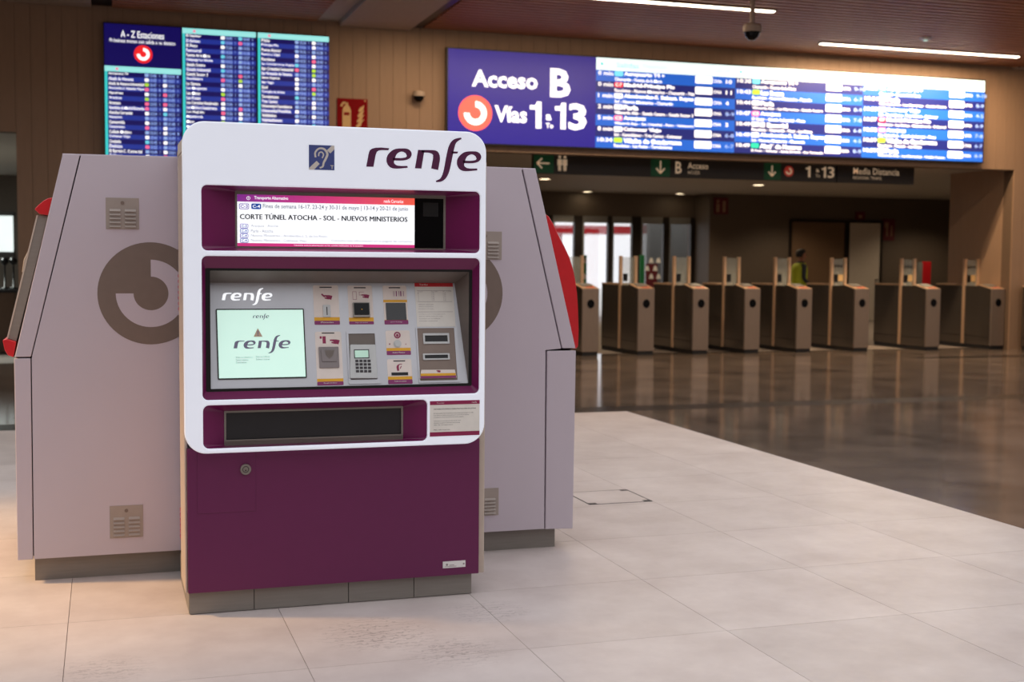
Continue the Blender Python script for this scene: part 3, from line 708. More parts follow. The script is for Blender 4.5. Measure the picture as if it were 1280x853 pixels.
# fare sheet
r = bx3(735, 70, 1010, 365); st = MB().rect(cpn, r, 0, .0012).build('fare_sheet', 'paper', plate)
hh = r[3] - r[1]; ww = r[2] - r[0]
G_ = lambda u0, v0, u1, v1: (r[0] + u0 * ww, r[1] + v0 * hh, r[0] + u1 * ww, r[1] + v1 * hh)
MB().rect(cpn, G_(0, .9, 1, 1), .0012, .0016).build('red_header', 'red', st)
g = MB(); g.text(cpn, 'Tarifas', G_(.12, .925, .34, .965), .0018, 1)
for v in (.81, .56, .33): g.rect(cpn, G_(.05, v, .95, v + .006), .0012, .0015, 0)
rows = [('Zonas', 'Sencillo', 'Ida y vuelta'), ('1', '1,70', '2,60'), ('2', '1,70', '2,60'), ('3', '1,85', '3,20'), ('4', '2,60', '4,10'), ('5', '3,40', '5,20')]
for k, row in enumerate(rows):
    v = .78 - k * .038
    for (tx, u0, u1) in zip(row, (.07, .42, .72), ((.2, .6, .95) if k == 0 else (.09, .5, .8))): g.text(cpn, tx, G_(u0, v, u1, v + .02), .0015, 0)
for k, tx in enumerate(('Abono mensual', 'Abono anual joven', 'Bonotren 10 viajes')): g.text(cpn, tx, G_(.07, .49 - k * .05, .45, .51 - k * .05), .0015, 0)
for k, tx in enumerate(('Los menores de 4 años viajan gratis', 'Billete válido para un viaje', 'Conserve su billete', 'Consulte condiciones')): g.text(cpn, tx, G_(.07, .27 - k * .05, .75 - .07 * k, .292 - k * .05), .0015, 0)
g.build('lettering', ['ink_soft', 'paper'], st)
# ticket outlet
st, r, f = sticker('ticket_outlet_label', 72, 400, 264, 755, 711, 730); slit(st, r, f, 406); band_text(st, r, f, 730, 755, 'Recogida de billetes')
g = MB(); hand(g, 190, 460, 1.8)
g.rect(cpn, bx3(122, 430, 146, 478), .001, .0014); g.rect(cpn, bx3(104, 430, 118, 446), .001, .0014); g.build('pictogram', 'magenta_print', st)
rr = bx3(96, 502, 235, 640)
o = MB().slab(cpn, rrect(rr, .003, 3), .001, .006).build('outlet_flap', 'smoke', st, bevel=.001)
g = MB(); g.slab(cpn, [C3(110, 520), C3(222, 520), C3(216, 600), C3(118, 600)], .006, .010); g.build('flap_lid', 'smoke', o, bevel=.001)
MB().slab(cpn, [C3(135, 525), C3(200, 525), C3(190, 560), C3(168, 582), C3(146, 560)], .010, .0115).build('flap_mark', 'plate_shadow', o)
# keypad
r = bx3(280, 395, 517, 745)
fr = MB().plate(cpn, rrect(r, .005, 4), [rrect(bx3(294, 414, 487, 718), .002, 3)], 0, .005).build('keypad_frame', 'plate_grey', plate)
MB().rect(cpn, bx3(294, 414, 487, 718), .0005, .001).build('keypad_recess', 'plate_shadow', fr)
k0 = C3(303, 712); k1 = C3(488, 712); k2 = C3(472, 488); k3 = C3(305, 488)
kp = MB().slab(cpn, rquad([k0, k1, k2, k3], .004, 3), .001, .012).build('keypad', 'key_white', fr, bevel=.0015)
MB().rect(cpn, bx3(328, 522, 432, 580), .012, .0128).build('keypad_bezel', 'ink', kp)
MB().rect(cpn, bx3(334, 528, 426, 574), .0128, .0132).build('keypad_display', 'lcd', kp)
for rI in range(4):
    for cI in range(4):
        u0 = 338 + cI * 27 + rI * 1.5; v0 = 590 + rI * 23
        MB().slab(cpn, rrect(bx3(u0, v0, u0 + 21, v0 + 15), .001, 2), .012, .014).build('key', 'ink', kp)
# intercom
st, r, f = sticker('intercom_label', 542, 392, 713, 553, 507, 526); band_text(st, r, f, 526, 553, 'Interfono')
g = MB(); ca, cb_ = C3(621, 422); g.annulus(cpn, ca, cb_, .0085, .0145, 0, 2 * math.pi, .001, .0014, 0, 20); g.slab(cpn, disc(ca, cb_ - .001, .006, 12), .001, .0014)
g.slab(cpn, disc(*C3(570, 482), .0032, 10), .001, .0014); g.slab(cpn, disc(*C3(678, 482), .0022, 10), .001, .0014); g.build('pictogram', 'magenta_print', st)
g = MB(); ca, cb_ = C3(622, 480); g.slab(cpn, disc(ca, cb_, .0165), .001, .004); g.slab(cpn, disc(ca, cb_, .0125), .004, .007); g.build('call_button', 'key_white', st)
# card slot
st, r, f = sticker('card_slot_label', 552, 583, 724, 746, 697, 717); slit(st, r, f, 592); band_text(st, r, f, 717, 746, 'Tarjeta sin contacto')
g = MB(); T = lambda x, y, w: C3(x, y) + (w * .00062,)
g.ribbon(cpn, [T(652, 616, 5), T(634, 618, 6), T(624, 634, 16), T(628, 660, 14)], .001, .0014, 0, 4); g.ribbon(cpn, [T(648, 628, 5), T(640, 646, 6)], .001, .0014); g.build('pictogram', 'magenta_print', st)
MB().rect(cpn, bx3(582, 672, 693, 689), .001, .003).build('card_slot', 'black', st)
# note unit
r = bx3(742, 370, 1045, 735)
fr = MB().plate(cpn, rrect(r, .004, 3), [rrect(bx3(752, 377, 1022, 722), .002, 3)], 0, .004).build('banknote_frame', 'plate_grey', plate)
nb = MB().rect(cpn, bx3(752, 377, 1022, 722), .0005, .0015).build('banknote_panel', 'bill_grey', fr)
for (u0, v0, u1, v1, iy) in ((790, 412, 968, 480, 14), (790, 547, 970, 586, 9)):
    o = MB().plate(cpn, rrect(bx3(u0, v0, u1, v1), .002, 2), [rc(bx3(u0 + 12, v0 + iy, u1 - 12, v1 - iy))], .0015, .007).build('note_slot', 'key_white', nb)
    MB().rect(cpn, bx3(u0 + 12, v0 + iy, u1 - 12, v1 - iy), .0015, .0025).build('note_opening', 'black', o)
o = MB().slab(cpn, [C3(770, 712), C3(1012, 708), C3(1000, 655), C3(778, 657)], .0015, .012).build('note_shelf', 'paper_cream', nb)
g = MB(); g.rect(cpn, bx3(772, 682, 1006, 694), .012, .0124, 0); g.rect(cpn, bx3(771, 694, 1009, 709), .012, .0124, 1); g.build('note_shelf_bands', ['yellow_print', 'violet_print'], o)
g = MB(); hand(g, 885, 664, .8); g.V = [v + cpn.n * .0115 for v in g.V]; g.build('pictogram', 'magenta_print', o)

# --- tray recess
tpl = VP(FR + .07)
i3 = fix([tpl.hit(279.8, 513.8), tpl.hit(504, 508), tpl.hit(503.5, 549.5), tpl.hit(280.5, 557.5)])
MB().loft([w3(fp, rrect(o3, .024), -.012), w3(tpl, rrect(i3, .004))]).build('tray_recess', 'purple_deep', km)
tray = MB().plate(tpl, rrect(i3, .004), [rrect((i3[0] + .008, i3[1] + .022, i3[2] - .008, i3[3] - .008), .002)], -.02, .002).build('tray_frame', 'steel', km)
MB().rect(tpl, (i3[0] + .006, i3[1] + .02, i3[2] - .006, i3[3] - .006), -.012, -.008).build('tray_flap', 'tray_glass', tray)
MB().rect(tpl, (i3[0] + .008, i3[1] + .018, i3[2] - .008, i3[1] + .024), .002, .008).build('tray_lip', 'steel', tray)
# info sticker
q = [fp.hit(537, 501.8), fp.hit(599.6, 500), fp.hit(599.3, 544), fp.hit(537.4, 546)]; r = fix(q)
st = MB().rect(fp, r, 0, .001).build('notice_sticker', 'paper', fpan); hh = r[3] - r[1]; ww = r[2] - r[0]
MB().rect(fp, (r[0], r[3] - .11 * hh, r[2], r[3]), .001, .0014).build('crimson_band', 'magenta_print', st)
MB().rect(fp, (r[0], r[1], r[2], r[1] + .12 * hh), .001, .0014).build('crimson_band', 'magenta_print', st)
G_ = lambda u0, v0, u1, v1: (r[0] + u0 * ww, r[1] + v0 * hh, r[0] + u1 * ww, r[1] + v1 * hh)
g = MB(); g.text(fp, 'INFORMACIÓN BÁSICA SOBRE PROTECCIÓN DE DATOS', G_(.08, .755, .92, .79), .0014, 0, .02)
for k, (tx, w) in enumerate((('El responsable del tratamiento de los datos personales es renfe', .88), ('Los datos se tratan para gestionar la venta de los billetes', .78), ('y la atención de las reclamaciones de los viajeros', .66), ('Puede ejercer sus derechos en la dirección de correo', .6), ('indicada en la página de información de privacidad', .58), ('de la empresa', .42))):
    v = .63 - k * .055 - (.05 if k > 2 else 0); g.text(fp, tx, G_(.08, v, .08 + w * .9, v + .032), .0014, 0)
g.text(fp, 'Más información', G_(.08, .17, .4, .2), .0014, 0); g.text(fp, 'renfe', G_(.84, .92, .94, .965), .0016, 1); g.text(fp, 'Privacidad', G_(.14, .925, .28, .96), .0016, 1)
g.build('lettering', ['ink', 'paper'], st)

# ------------------------------------------------------------------ the two side-facing machines
YS = 5.91; YE = YS + 1.16
sp = VP(YS)
XM = (XL + XR) / 2
def vent(root, x0, y0, x1, y1, n):
    r = sp.box(x0, y0, x1, y1)
    v = MB().rect(sp, r, 0, .003).build('vent_grille', 'taupe_light', root, bevel=.001)
    w = r[2] - r[0]; h = r[3] - r[1]
    MB().slab(sp, disc(r[0] + w * .5, r[3] - h * .16, .008, 14), .003, .006).build('vent_lock', 'taupe', v)
    for c_ in range(2):
        for k in range(5):
            a0 = r[0] + w * (.11 + c_ * .46); z = r[3] - h * (.36 + k * .125)
            pts = [sp.w(a0, z, .003), sp.w(a0 + w * .33, z, .003), sp.w(a0 + w * .33, z - h * .075, .011), sp.w(a0, z - h * .075, .011), sp.w(a0, z - h * .08, .003), sp.w(a0 + w * .33, z - h * .08, .003)]
            MB().add(pts, [(0, 3, 2, 1), (3, 4, 5, 2), (0, 4, 3), (1, 2, 5)]).build('louvre', 'taupe_light', v)
    return v
mat('taupe_light', (166, 154, 146), .45, .1)
def emblem(root, a, b, R_, amax=None, amin=None):
    g = MB(); n = 64
    pts = disc(a, b, R_, n)
    g.slab(sp, pts, 0, .0012, 0); rings(g, sp, a, b, R_, .0012, .0016, 1)
    return g.build('emblem', ['taupe', 'lilac'], root)
def extr(poly, y0, y1):        # polygon of photo pixels on the side plane, extruded backwards
    P = [p if p[0] == 'w' else ('w',) + sp.hit(*p) for p in poly]; P = [(p[1], p[2]) for p in P]
    return MB().slab(sp, P, -(y1 - YS), -(y0 - YS))
def W(x, z): return ('w', x, z)
zst = sp.hit(160, 194.5)[1]; zsb = sp.hit(133, 694)[1]
lm = thing('ticket_machine', (sp.hit(130, 500)[0], YS + .5, 0), 'lilac ticket machine facing left, seen from its side, with two red end caps', 'ticket machine')
extr([(101.5, 193.2), W(XM - .004, zst), W(XM - .004, zsb), (42.6, 699.5), (39.6, 449), (40.6, 443)], YS, YS + .03).build('side_panel', 'lilac', lm, bevel=.002)
extr([(78.5, 192), (99.9, 193), (38.6, 446.2), (18.3, 446.6)], YS, YS + .03).build('front_frame_side', 'lilac', lm, bevel=.003)
extr([(17.5, 448.4), (38.2, 448.2), (41.3, 699.8), (22, 701)], YS, YS + .03).build('lower_front_side', 'lilac', lm, bevel=.003)
extr([(80, 194), W(XM - .004, zst - .006), W(XM - .004, zsb + .005), (24, 698), (20, 447)], YS + .03, YE - .03).build('body', 'seam', lm)
extr([(78.5, 192), W(XM - .004, zst), W(XM - .004, zsb), (22, 701), (17.5, 450), (18.5, 445.5)], YE - .03, YE).build('side_panel', 'lilac', lm, bevel=.003)
extr([(77.5, 191.8), W(XM - .004, zst + .006), W(XM - .004, zst - .005), (78.5, 194)], YS + .005, YE - .005).build('top_cover', 'lilac', lm)
extr([(78.5, 192), (80.5, 192), (20.5, 445.5), (18.5, 445.5)], YS + .031, YE - .031).build('front_frame', 'lilac', lm)
extr([(17.5, 450), (19.5, 450), (24, 700), (22, 700)], YS + .031, YE - .031).build('lower_front', 'purple', lm)
extr([(46, 268.6), (60, 269), (19.7, 428), (8.2, 424.6)], YS + .05, YE - .05).build('control_housing', 'steel_flat', lm, bevel=.003)
extr([(45, 268.6), (47, 268.6), (9.2, 424.6), (7.2, 424.6)], YS + .045, YS + .06).build('housing_edge', 'cream', lm)
extr([(36, 308), (28, 324.5), (25.6, 341), (31, 339), (37, 312)], YS + .10, YS + .2).build('reader_hood', 'cream', lm, bevel=.003)
extr([(65.7, 246.6), (60, 247.5), (54, 250.6), (47, 256.5), (42.7, 261.4), (49, 267.5), (60.3, 269)], YS + .03, YE - .03).build('red_cap', 'red', lm, bevel=.003)
extr([(2.6, 426), (8, 424.6), (19.7, 428), (16.4, 447.6), (9, 445), (5, 438)], YS + .03, YE - .03).build('red_cap', 'red', lm, bevel=.003)
e1 = sp.hit(188.8, 367); eR = sp.hit(189, 303)[1] - e1[1]
emblem(lm, e1[0], e1[1], eR)
vent(lm, 132, 247, 174, 287, 5); vent(lm, 137, 633, 179, 671, 5)
pl_ = onZ(44, 726); MB().box(pl_.x, XM - .004, pl_.y, YE - .05, 0, zsb - .001).build('plinth', 'steel_flat', lm)

rm = thing('ticket_machine', (sp.hit(680, 500)[0], YS + .5, 0), 'lilac ticket machine facing right, seen from its side, with a bulging red fin', 'ticket machine')
extr([W(XM + .004, zst), (651.5, 210), (701.5, 436), (682, 438), (680.3, 661.5), W(XM + .004, zsb)], YS, YS + .03).build('side_panel', 'lilac', rm, bevel=.002)
extr([(653.5, 210.2), (669.5, 211), (719.5, 435.5), (703, 435.5)], YS, YS + .03).build('front_frame_side', 'lilac', rm, bevel=.003)
extr([(684, 439), (720, 438.5), (716, 661), (681.8, 662)], YS, YS + .03).build('lower_front_side', 'lilac', rm, bevel=.003)
extr([W(XM + .004, zst - .006), (668, 213), (716, 436), (714, 659), W(XM + .004, zsb + .005)], YS + .03, YE - .03).build('body', 'seam', rm)
extr([W(XM + .004, zst), (669.5, 211), (719.5, 435.5), (720, 438.5), (716, 661), W(XM + .004, zsb)], YE - .03, YE).build('side_panel', 'lilac', rm, bevel=.003)
extr([W(XM + .004, zst + .006), (670, 210.5), (669, 213), W(XM + .004, zst - .005)], YS + .005, YE - .005).build('top_cover', 'lilac', rm)
extr([(667, 211), (669.5, 211), (719.5, 435.5), (717, 435.5)], YS + .031, YE - .031).build('front_frame', 'lilac', rm)
extr([(718, 438.5), (720, 438.5), (716, 661), (714, 661)], YS + .031, YE - .031).build('lower_front', 'purple', rm)
fin = [(682.4, 267), (687.6, 270.7), (694, 281.5), (699.8, 294.5), (707, 308), (713.5, 322), (718, 337), (721, 352), (723, 368), (724, 383), (725, 413), (724.3, 433), (722, 436.5), (718.5, 436.5)]
extr(fin, YS + .015, YS + .06).build('red_fin', 'red', rm, bevel=.004)
extr(fin, YE - .06, YE - .015).build('red_fin', 'red', rm, bevel=.004)
extr([(688, 290), (699, 296), (718, 352), (719, 428), (716, 428)], YS + .06, YE - .06).build('control_housing', 'steel_flat', rm)
emblem(rm, 2 * XM - e1[0], e1[1], eR)
vent(rm, 585.5, 289, 627, 325, 5); vent(rm, 581, 612, 623, 644, 5)
pr_ = onZ(694, 684); MB().box(XM + .004, pr_.x, pl_.y, YE - .05, 0, zsb - .001).build('plinth', 'steel_flat', rm)

# ------------------------------------------------------------------ station list screens on the wall
def C_(ox, oy, s): return lambda u, v: (ox + u / s, oy + v / s)
wp = VP(YW - .08)
names = [['Aeropuerto T4', 'Alcalá de Henares', 'Alcalá de Henares-Universidad', 'Alcobendas-S. Sebastián Reyes', 'Alpedrete', 'Aranjuez', 'Aravaca', 'Asamblea de Madrid-Entrevías', 'Atocha-Cercanías', 'Azuqueca', 'Camarmilla', 'Campamento', 'Collado Mediano', 'Colmenar Viejo', 'Coslada', 'Delicias', 'El Barrial-C. Comercial', 'El Casar', 'El Escorial'],
         ['El Espinar', 'El Goloso', 'El Pozo', 'Fuencarral', 'Fuente de la Mora', 'Galapagar-La Navata', 'Getafe Centro', 'Getafe Industrial', 'Getafe Sector 3', 'Guadalajara', 'La Garena', 'Las Margaritas', 'Las Matas', 'Las Rozas', 'Los Cerrados-Navalmedio', 'Los Molinos-Guadarrama', 'Los Negrales', 'Majadahonda', 'Meco', 'Méndez Álvaro', 'Mirasierra', 'Móstoles', 'Orcasitas', 'Parla', 'Pinar'],
         ['Pitis', 'Príncipe Pío', 'Puente Alcocer', 'Ramón y Cajal', 'Recoletos', 'San Cristóbal de los Ángeles', 'San Cristóbal Industrial', 'San Fernando de Henares', 'Santa Eugenia', 'San Yago', 'Sol', 'Torrejón de Ardoz', 'Torrelodones', 'Tres Cantos', 'Universidad-Cantoblanco', 'Universidad Pontificia', 'Valdebebas', 'Valdelasfuentes', 'Valdemoro', 'Vallecas', 'Vicálvaro', 'Villalba', 'Villaverde Alto', 'Villaverde Bajo', 'Zarzaquemada']]
zsT = wp.hit(270, 37.5)[1]
zsB = zsT - 1.88
sx_ = [(131, 226.5), (228.5, 320), (322.5, 411)]
slab_ = ['tall blue station list screen with a title and red emblem, left of the three', 'tall blue station list screen in the middle of the three on the wall', 'tall blue station list screen nearest the red fire sign']
MSC = ['led_deep', 'led_mid', 'led_teal', 'led_aqua', 'led_white', 'led_soft', 'led_pink', 'led_lime', 'led_cyan', 'led_red']
rs = random.Random(3)
for i in range(3):
    a0 = wp.hit(sx_[i][0], 110)[0]; a1 = wp.hit(sx_[i][1], 110)[0]
    t = thing('information_screen', ((a0 + a1) / 2, YW, zsB), slab_[i], 'screen', 'station list screens')
    MB().box(a0 - .012, a1 + .004, YW - .08, YW - .03, zsB - .012, zsT + .012).build('housing', 'black', t)
    MB().box(a0 + .3, a1 - .3, YW - .03, YW - .001, zsB + .6, zsT - .5).build('wall_bracket', 'rail', t)
    w = a1 - a0; top = zsT; g = MB(); gl = MB()
    MB().rect(wp, (a0, zsB, a1, zsT), 0, .004).build('screen_image', 'led_deep', t)
    if i == 0:
        top = zsT - 49 / 104 * (zsT - wp.hit(180, 139.5)[1]) * 1.0
        top = wp.hit(180, 84.5)[1]
        gl.text(wp, 'A - Z Estaciones', (wp.hit(151, 47)[0], wp.hit(178, 48)[1], wp.hit(205, 47)[0], wp.hit(178, 39.5)[1]), .007, 4, .008)
        gl.text(wp, 'Próximos trenes con salida a su destino', (wp.hit(137, 47)[0], wp.hit(178, 54.6)[1], wp.hit(219, 47)[0], wp.hit(178, 50)[1]), .007, 4, .004)
        ca, cb_ = wp.hit(179, 68); R_ = .118
        gl.slab(wp, disc(ca, cb_, R_), .004, .006, 9); rings(gl, wp, ca, cb_, R_ * 1.05, .006, .007, 4)
    n = len(names[i]); hz = .07; rh = .0628
    if i == 0: rh = (top - hz - zsB) / 25 if False else .0628
    g.rect(wp, (a0, top - hz, a1, top), .004, .005, 2); g.rect(wp, (a0, zsB, a0 + w * .035, top - hz), .004, .005, 3)
    gl.slab(wp, disc(a0 + w * .16, top - hz * .5, .018, 12), .005, .006, 6)
    zr = top - hz
    for k in range(40):
        z1 = zr - k * rh; z0 = z1 - rh
        if z0 < zsB: break
        nm = names[i][k % n]
        if k % 2: g.rect(wp, (a0 + w * .035, z0, a1, z1), .004, .005, 1)
        x = a0 + w * .05
        tw_ = min(w * .46, len(nm) * w * .0172 + w * .03)
        gl.text(wp, nm, (x, z0 + rh * .2, x + tw_, z1 - rh * .14), .007, 4, .018)
        for c_ in (0.52, .76):
            bm = rs.choice([4, 5, 5, 5, 5, 8, 6, 7]) if rs.random() < .75 else 4
            gl.slab(wp, rrect((a0 + w * c_, z0 + rh * .2, a0 + w * (c_ + .05), z1 - rh * .15), .008, 2), .005, .007, bm)
            gl.text(wp, '%02d:%02d' % (10, rs.randrange(35, 59)), (a0 + w * (c_ + .065), z0 + rh * .16, a0 + w * (c_ + .155), z1 - rh * .14), .007, 5, .02)
            gl.text(wp, str(rs.randrange(1, 13)), (a0 + w * (c_ + .185), z0 + rh * .25, a0 + w * (c_ + .205), z1 - rh * .22), .007, 5)
    g.build('row_bands', MSC, t); gl.build('screen_lettering', MSC, t)

# ------------------------------------------------------------------ the large access display
bp_ = VP(YW - .12)
X0, X1_, X2_, X3_, X4_ = (bp_.hit(p, 130)[0] for p in (560, 744.5, 918.5, 1078, 1230))
zT = (bp_.hit(560, 62)[1] + bp_.hit(1231, 100)[1]) / 2; zB = (bp_.hit(610, 179.5)[1] + bp_.hit(1227, 202.5)[1]) / 2
big = thing('departure_board', ((X0 + X4_) / 2, YW, zB), 'long blue departure board for access B, tracks 1 to 13', 'display board')
MB().box(X0 - .02, X4_ + .02, YW - .12, YW - .03, zB - .02, zT + .02).build('housing', 'black', big)
for k in range(5): MB().box(X0 + .8 + k * 1.8, X0 + .9 + k * 1.8, YW - .03, YW - .001, zB + .2, zT - .2).build('wall_bracket', 'rail', big)
MB().rect(bp_, (X0, zB, X1_, zT), 0, .005).build('title_panel', 'led_navy', big)
def one(mb, pl, r, c, m):
    a0, b0, a1, b1 = r; w = a1 - a0; h = b1 - b0
    mb.flat(pl, [(a0 + .52 * w, b0), (a1, b0), (a1, b1), (a0 + .6 * w, b1), (a0 + .52 * w, b0 + .9 * h)], c, m); mb.flat(pl, [(a0, b0 + .70 * h), (a0 + .52 * w, b0 + .70 * h), (a0 + .52 * w, b0 + .9 * h), (a0 + .45 * w, b0 + .86 * h), (a0, b0 + .86 * h)], c, m)
def bt1(mb, x0, y0, x1, y1, m):
    xm = (x0 + x1) / 2; ym = (y0 + y1) / 2
    one(mb, bp_, (bp_.hit(x0, ym)[0], bp_.hit(xm, y1)[1], bp_.hit(x1, ym)[0], bp_.hit(xm, y0)[1]), .008, m)
def bt(mb, txt, x0, y0, x1, y1, m, bold):    # px box: left,top,right,bottom measured at the text's middle
    xm = (x0 + x1) / 2; ym = (y0 + y1) / 2
    mb.text(bp_, txt, (bp_.hit(x0, ym)[0], bp_.hit(xm, y1)[1], bp_.hit(x1, ym)[0], bp_.hit(xm, y0)[1]), .008, m, bold)
g = MB()
bt(g, 'Acceso', 589.5, 89, 672, 110.5, 0, .03)
bt(g, 'B', 687.5, 86, 713, 122, 0, .035)
bt(g, 'Vías', 618, 132.5, 658.5, 153.5, 0, .03)
bt1(g, 662, 127, 676.5, 160.5, 0)
bt(g, 'a', 682, 143, 689, 150.5, 0, .04); bt(g, 'To', 682, 154, 691.5, 160.5, 0, .03)
bt1(g, 693.5, 128.5, 707, 161.5, 0); bt(g, '3', 710.5, 129.5, 733, 163, 0, .035)
ca, cb_ = bp_.hit(594, 141.5); R_ = bp_.hit(615, 141)[0] - ca
g.slab(bp_, disc(ca, cb_, R_, 48), .005, .007, 1); rings(g, bp_, ca, cb_, R_ * 1.03, .007, .009, 0)
g.build('title_lettering', ['led_white', 'led_coral'], big)
P1 = [('0 min', 'C1', 'Aeropuerto T4 ✈', 'Chamartín - Fuente de la Mora', '1', 8, 'CIVIA', '10'), ('0 min', 'C-7', 'Madrid-Príncipe Pío', 'Recoletos - Nuevos Ministerios - Chamartín - Pitis', '2', 9, 'CIVIA', '11'), ('1 min', 'C4', 'Alcobendas-S. Sebast. Reyes', 'Sol - Nuevos Ministerios - Chamartín', '3', 4, 'CIVIA', '4'), ('2 min', 'C4', 'Parla', 'Villaverde Alto - Getafe Centro - Getafe Sector 3', '4', 4, 'CIVIA', '8-9'), ('5 min', 'C3', 'Aranjuez', 'Villaverde Bajo - San Cristóbal - Pinto - Valdemoro', '5', 6, 'CIVIA', '3'), ('8 min', 'C4', 'Colmenar Viejo', 'Sol - Cantoblanco - Tres Cantos - Colmenar', '6', 4, 'CIVIA', '6-8'), ('10:34', 'C8', 'Villalba de Guadarrama', 'Recoletos - Las Rozas - Torrelodones', '7', 7, 'CIVIA', '6-7')]
P2 = [('10:38', 'C1', 'Aeropuerto T4 ✈', 'Chamartín - Fuente de la Mora', '', 8, 'CIVIA', '9-10'), ('10:43', 'C8', 'Las Rozas', 'Recoletos - Nuevos Ministerios - Pozuelo', '', 7, 'CIVIA', '6-7'), ('10:44', 'C4', 'Parla', 'Villaverde Alto - Las Margaritas - Getafe Centro', '', 4, 'CIVIA', '8-9'), ('10:47', 'C3', 'Aranjuez', 'El Casar - Getafe Industrial - Pinto', '', 6, 'CIVIA', '7-8'), ('10:49', 'C3', 'El Escorial', 'Recoletos - Chamartín - Pinar - Las Matas', '', 4, 'CIVIA', '6-8'), ('10:49', 'C4', 'Alcobendas-S. Sebast. Reyes', 'Sol - Nuevos Ministerios - Chamartín', '', 4, 'CIVIA', '4-5'), ('10:49', 'C2', 'Alcalá de Henares', 'El Pozo - Vallecas - Santa Eugenia - San Fernando', '', 10, 'CIVIA', '8-9')]
P3 = [('10:50', 'C1', 'Aeropuerto T4 ✈', 'Chamartín - Fuente de la Mora', '', 8, 'CIVIA', '9-10'), ('10:51', 'C4', 'Parla', 'Villaverde Alto - Las Margaritas - Getafe Centro', '', 4, 'CIVIA', '8-9'), ('10:53', 'C4', 'Colmenar Viejo', 'Sol - Cantoblanco - Tres Cantos - Colmenar', '', 4, 'CIVIA', '4-5'), ('10:57', 'C7', 'Madrid-Príncipe Pío', 'Recoletos - Las Rozas - Majadahonda - El Barrial', '', 9, 'CIVIA', '6-9'), ('10:58', 'C3', 'Aranjuez', 'San Cristóbal - Getafe Industrial - Pinto', '', 6, 'CIVIA', '7-8'), ('10:59', 'C8', 'Villalba de Guadarrama', 'Recoletos - Pozuelo - Las Matas', '', 7, 'CIVIA', '6-7'), ('10:59', 'C4', 'Parla', 'Villaverde Alto - Las Margaritas - Getafe Centro', '', 4, 'CIVIA', '8-9')]
MBG = ['led_blue', 'led_dark', 'led_teal', 'led_aqua', 'led_white', 'led_soft', 'led_pink', 'led_lime', 'led_cyan', 'led_red', 'led_green', 'led_header']
hz = (zT - zB) * .135
for (xa_, xb_, rows, ph) in ((X1_, X2_, P1, 0), (X2_, X3_, P2, 1), (X3_, X4_, P3, 0)):
    w = xb_ - xa_; g = MB(); tp = MB().rect(bp_, (xa_, zB, xb_, zT), 0, .005).build('timetable_panel', 'led_dark', big)
    g.rect(bp_, (xa_, zT - hz, xb_, zT), .005, .006, 11)
    gl = MB(); gl.text(bp_, 'Salidas', (xa_ + w * .14, zT - hz * .75, xa_ + w * .30, zT - hz * .3), .007, 2, .015); gl.text(bp_, 'Departures', (xa_ + w * .33, zT - hz * .72, xa_ + w * .5, zT - hz * .33), .007, 2); gl.text(bp_, '10:29', (xa_ + w * .85, zT - hz * .72, xa_ + w * .96, zT - hz * .33), .007, 2)
    gl.slab(bp_, disc(xa_ + w * .04, zT - hz * .5, .02, 12), .006, .0065, 3)
    rh = (zT - hz - zB) / 7
    for k, (tm_, ln, st1, st2, plat, bm, tr, num) in enumerate(rows):
        z1 = zT - hz - k * rh; z0 = z1 - rh
        if (k + ph) % 2 == 0: g.rect(bp_, (xa_, z0, xb_, z1), .005, .006, 0)
        X = lambda u: xa_ + w * u; Z = lambda v: z0 + rh * v
        gl.text(bp_, tm_, (X(.015), Z(.55), X(.118), Z(.92)), .008, 4, .02)
        gl.slab(bp_, rrect((X(.128), Z(.52), X(.188), Z(.97)), .02, 3), .006, .0075, bm)
        if bm in (4, 6, 9): gl.text(bp_, ln, (X(.136), Z(.6), X(.18), Z(.9)), .0085, 0 if bm == 4 else 4, .02)
        L_ = min(.5, len(st1) * .0185 + .01)
        gl.text(bp_, st1.replace(' ✈', ' +'), (X(.195), Z(.5), X(.195 + L_), Z(.95)), .008, 4, .045)
        gl.text(bp_, st2, (X(.13), Z(.1), X(min(.70, .13 + len(st2) * .0115)), Z(.4)), .008, 4, .03)
        gl.slab(bp_, rrect((X(.705), Z(.28), X(.83), Z(.95)), .015, 3), .006, .0075, 4)
        gl.text(bp_, tr, (X(.837), Z(.4), X(.9), Z(.7)), .008, 4, .02)
        gl.text(bp_, num, (X(.93), Z(.38), X(.93 + .022 * len(num)), Z(.74)), .008, 4 if len(num) < 3 else 5, .02)
    g.build('row_bands', MBG, tp); gl.build('timetable_lettering', MBG, tp)

# ------------------------------------------------------------------ wall and ceiling fittings
r = VP(YW - .015).box(421.5, 122.5, 459.5, 164); fsp = VP(YW - .015)
r = (r[0], r[3] - .40, r[2], r[3])
t = thing('fire_sign', ((r[0] + r[2]) / 2, YW, r[1]), 'dark red fire extinguisher sign on the brown wall', 'sign')
MB().rect(fsp, r, -.015, 0).build('board', 'fire_red', t)
w, hh = r[2] - r[0], r[3] - r[1]; G_ = lambda u, v: (r[0] + u * w, r[1] + v * hh)
g = MB(); g.slab(fsp, [G_(.17, .0), G_(.45, .0), G_(.45, .6), G_(.4, .72), G_(.36, .76), G_(.36, .86), G_(.27, .86), G_(.27, .76), G_(.22, .72), G_(.17, .6)], 0, .002, 0)
g.rect(fsp, (G_(.22, 0)[0], G_(0, .42)[1], G_(.4, 0)[0], G_(0, .52)[1]), .002, .003, 1)
g.ribbon(fsp, [G_(.3, .83) + (.03,), G_(.2, .84) + (.03,), G_(.13, .72) + (.03,)], 0, .002, 0)
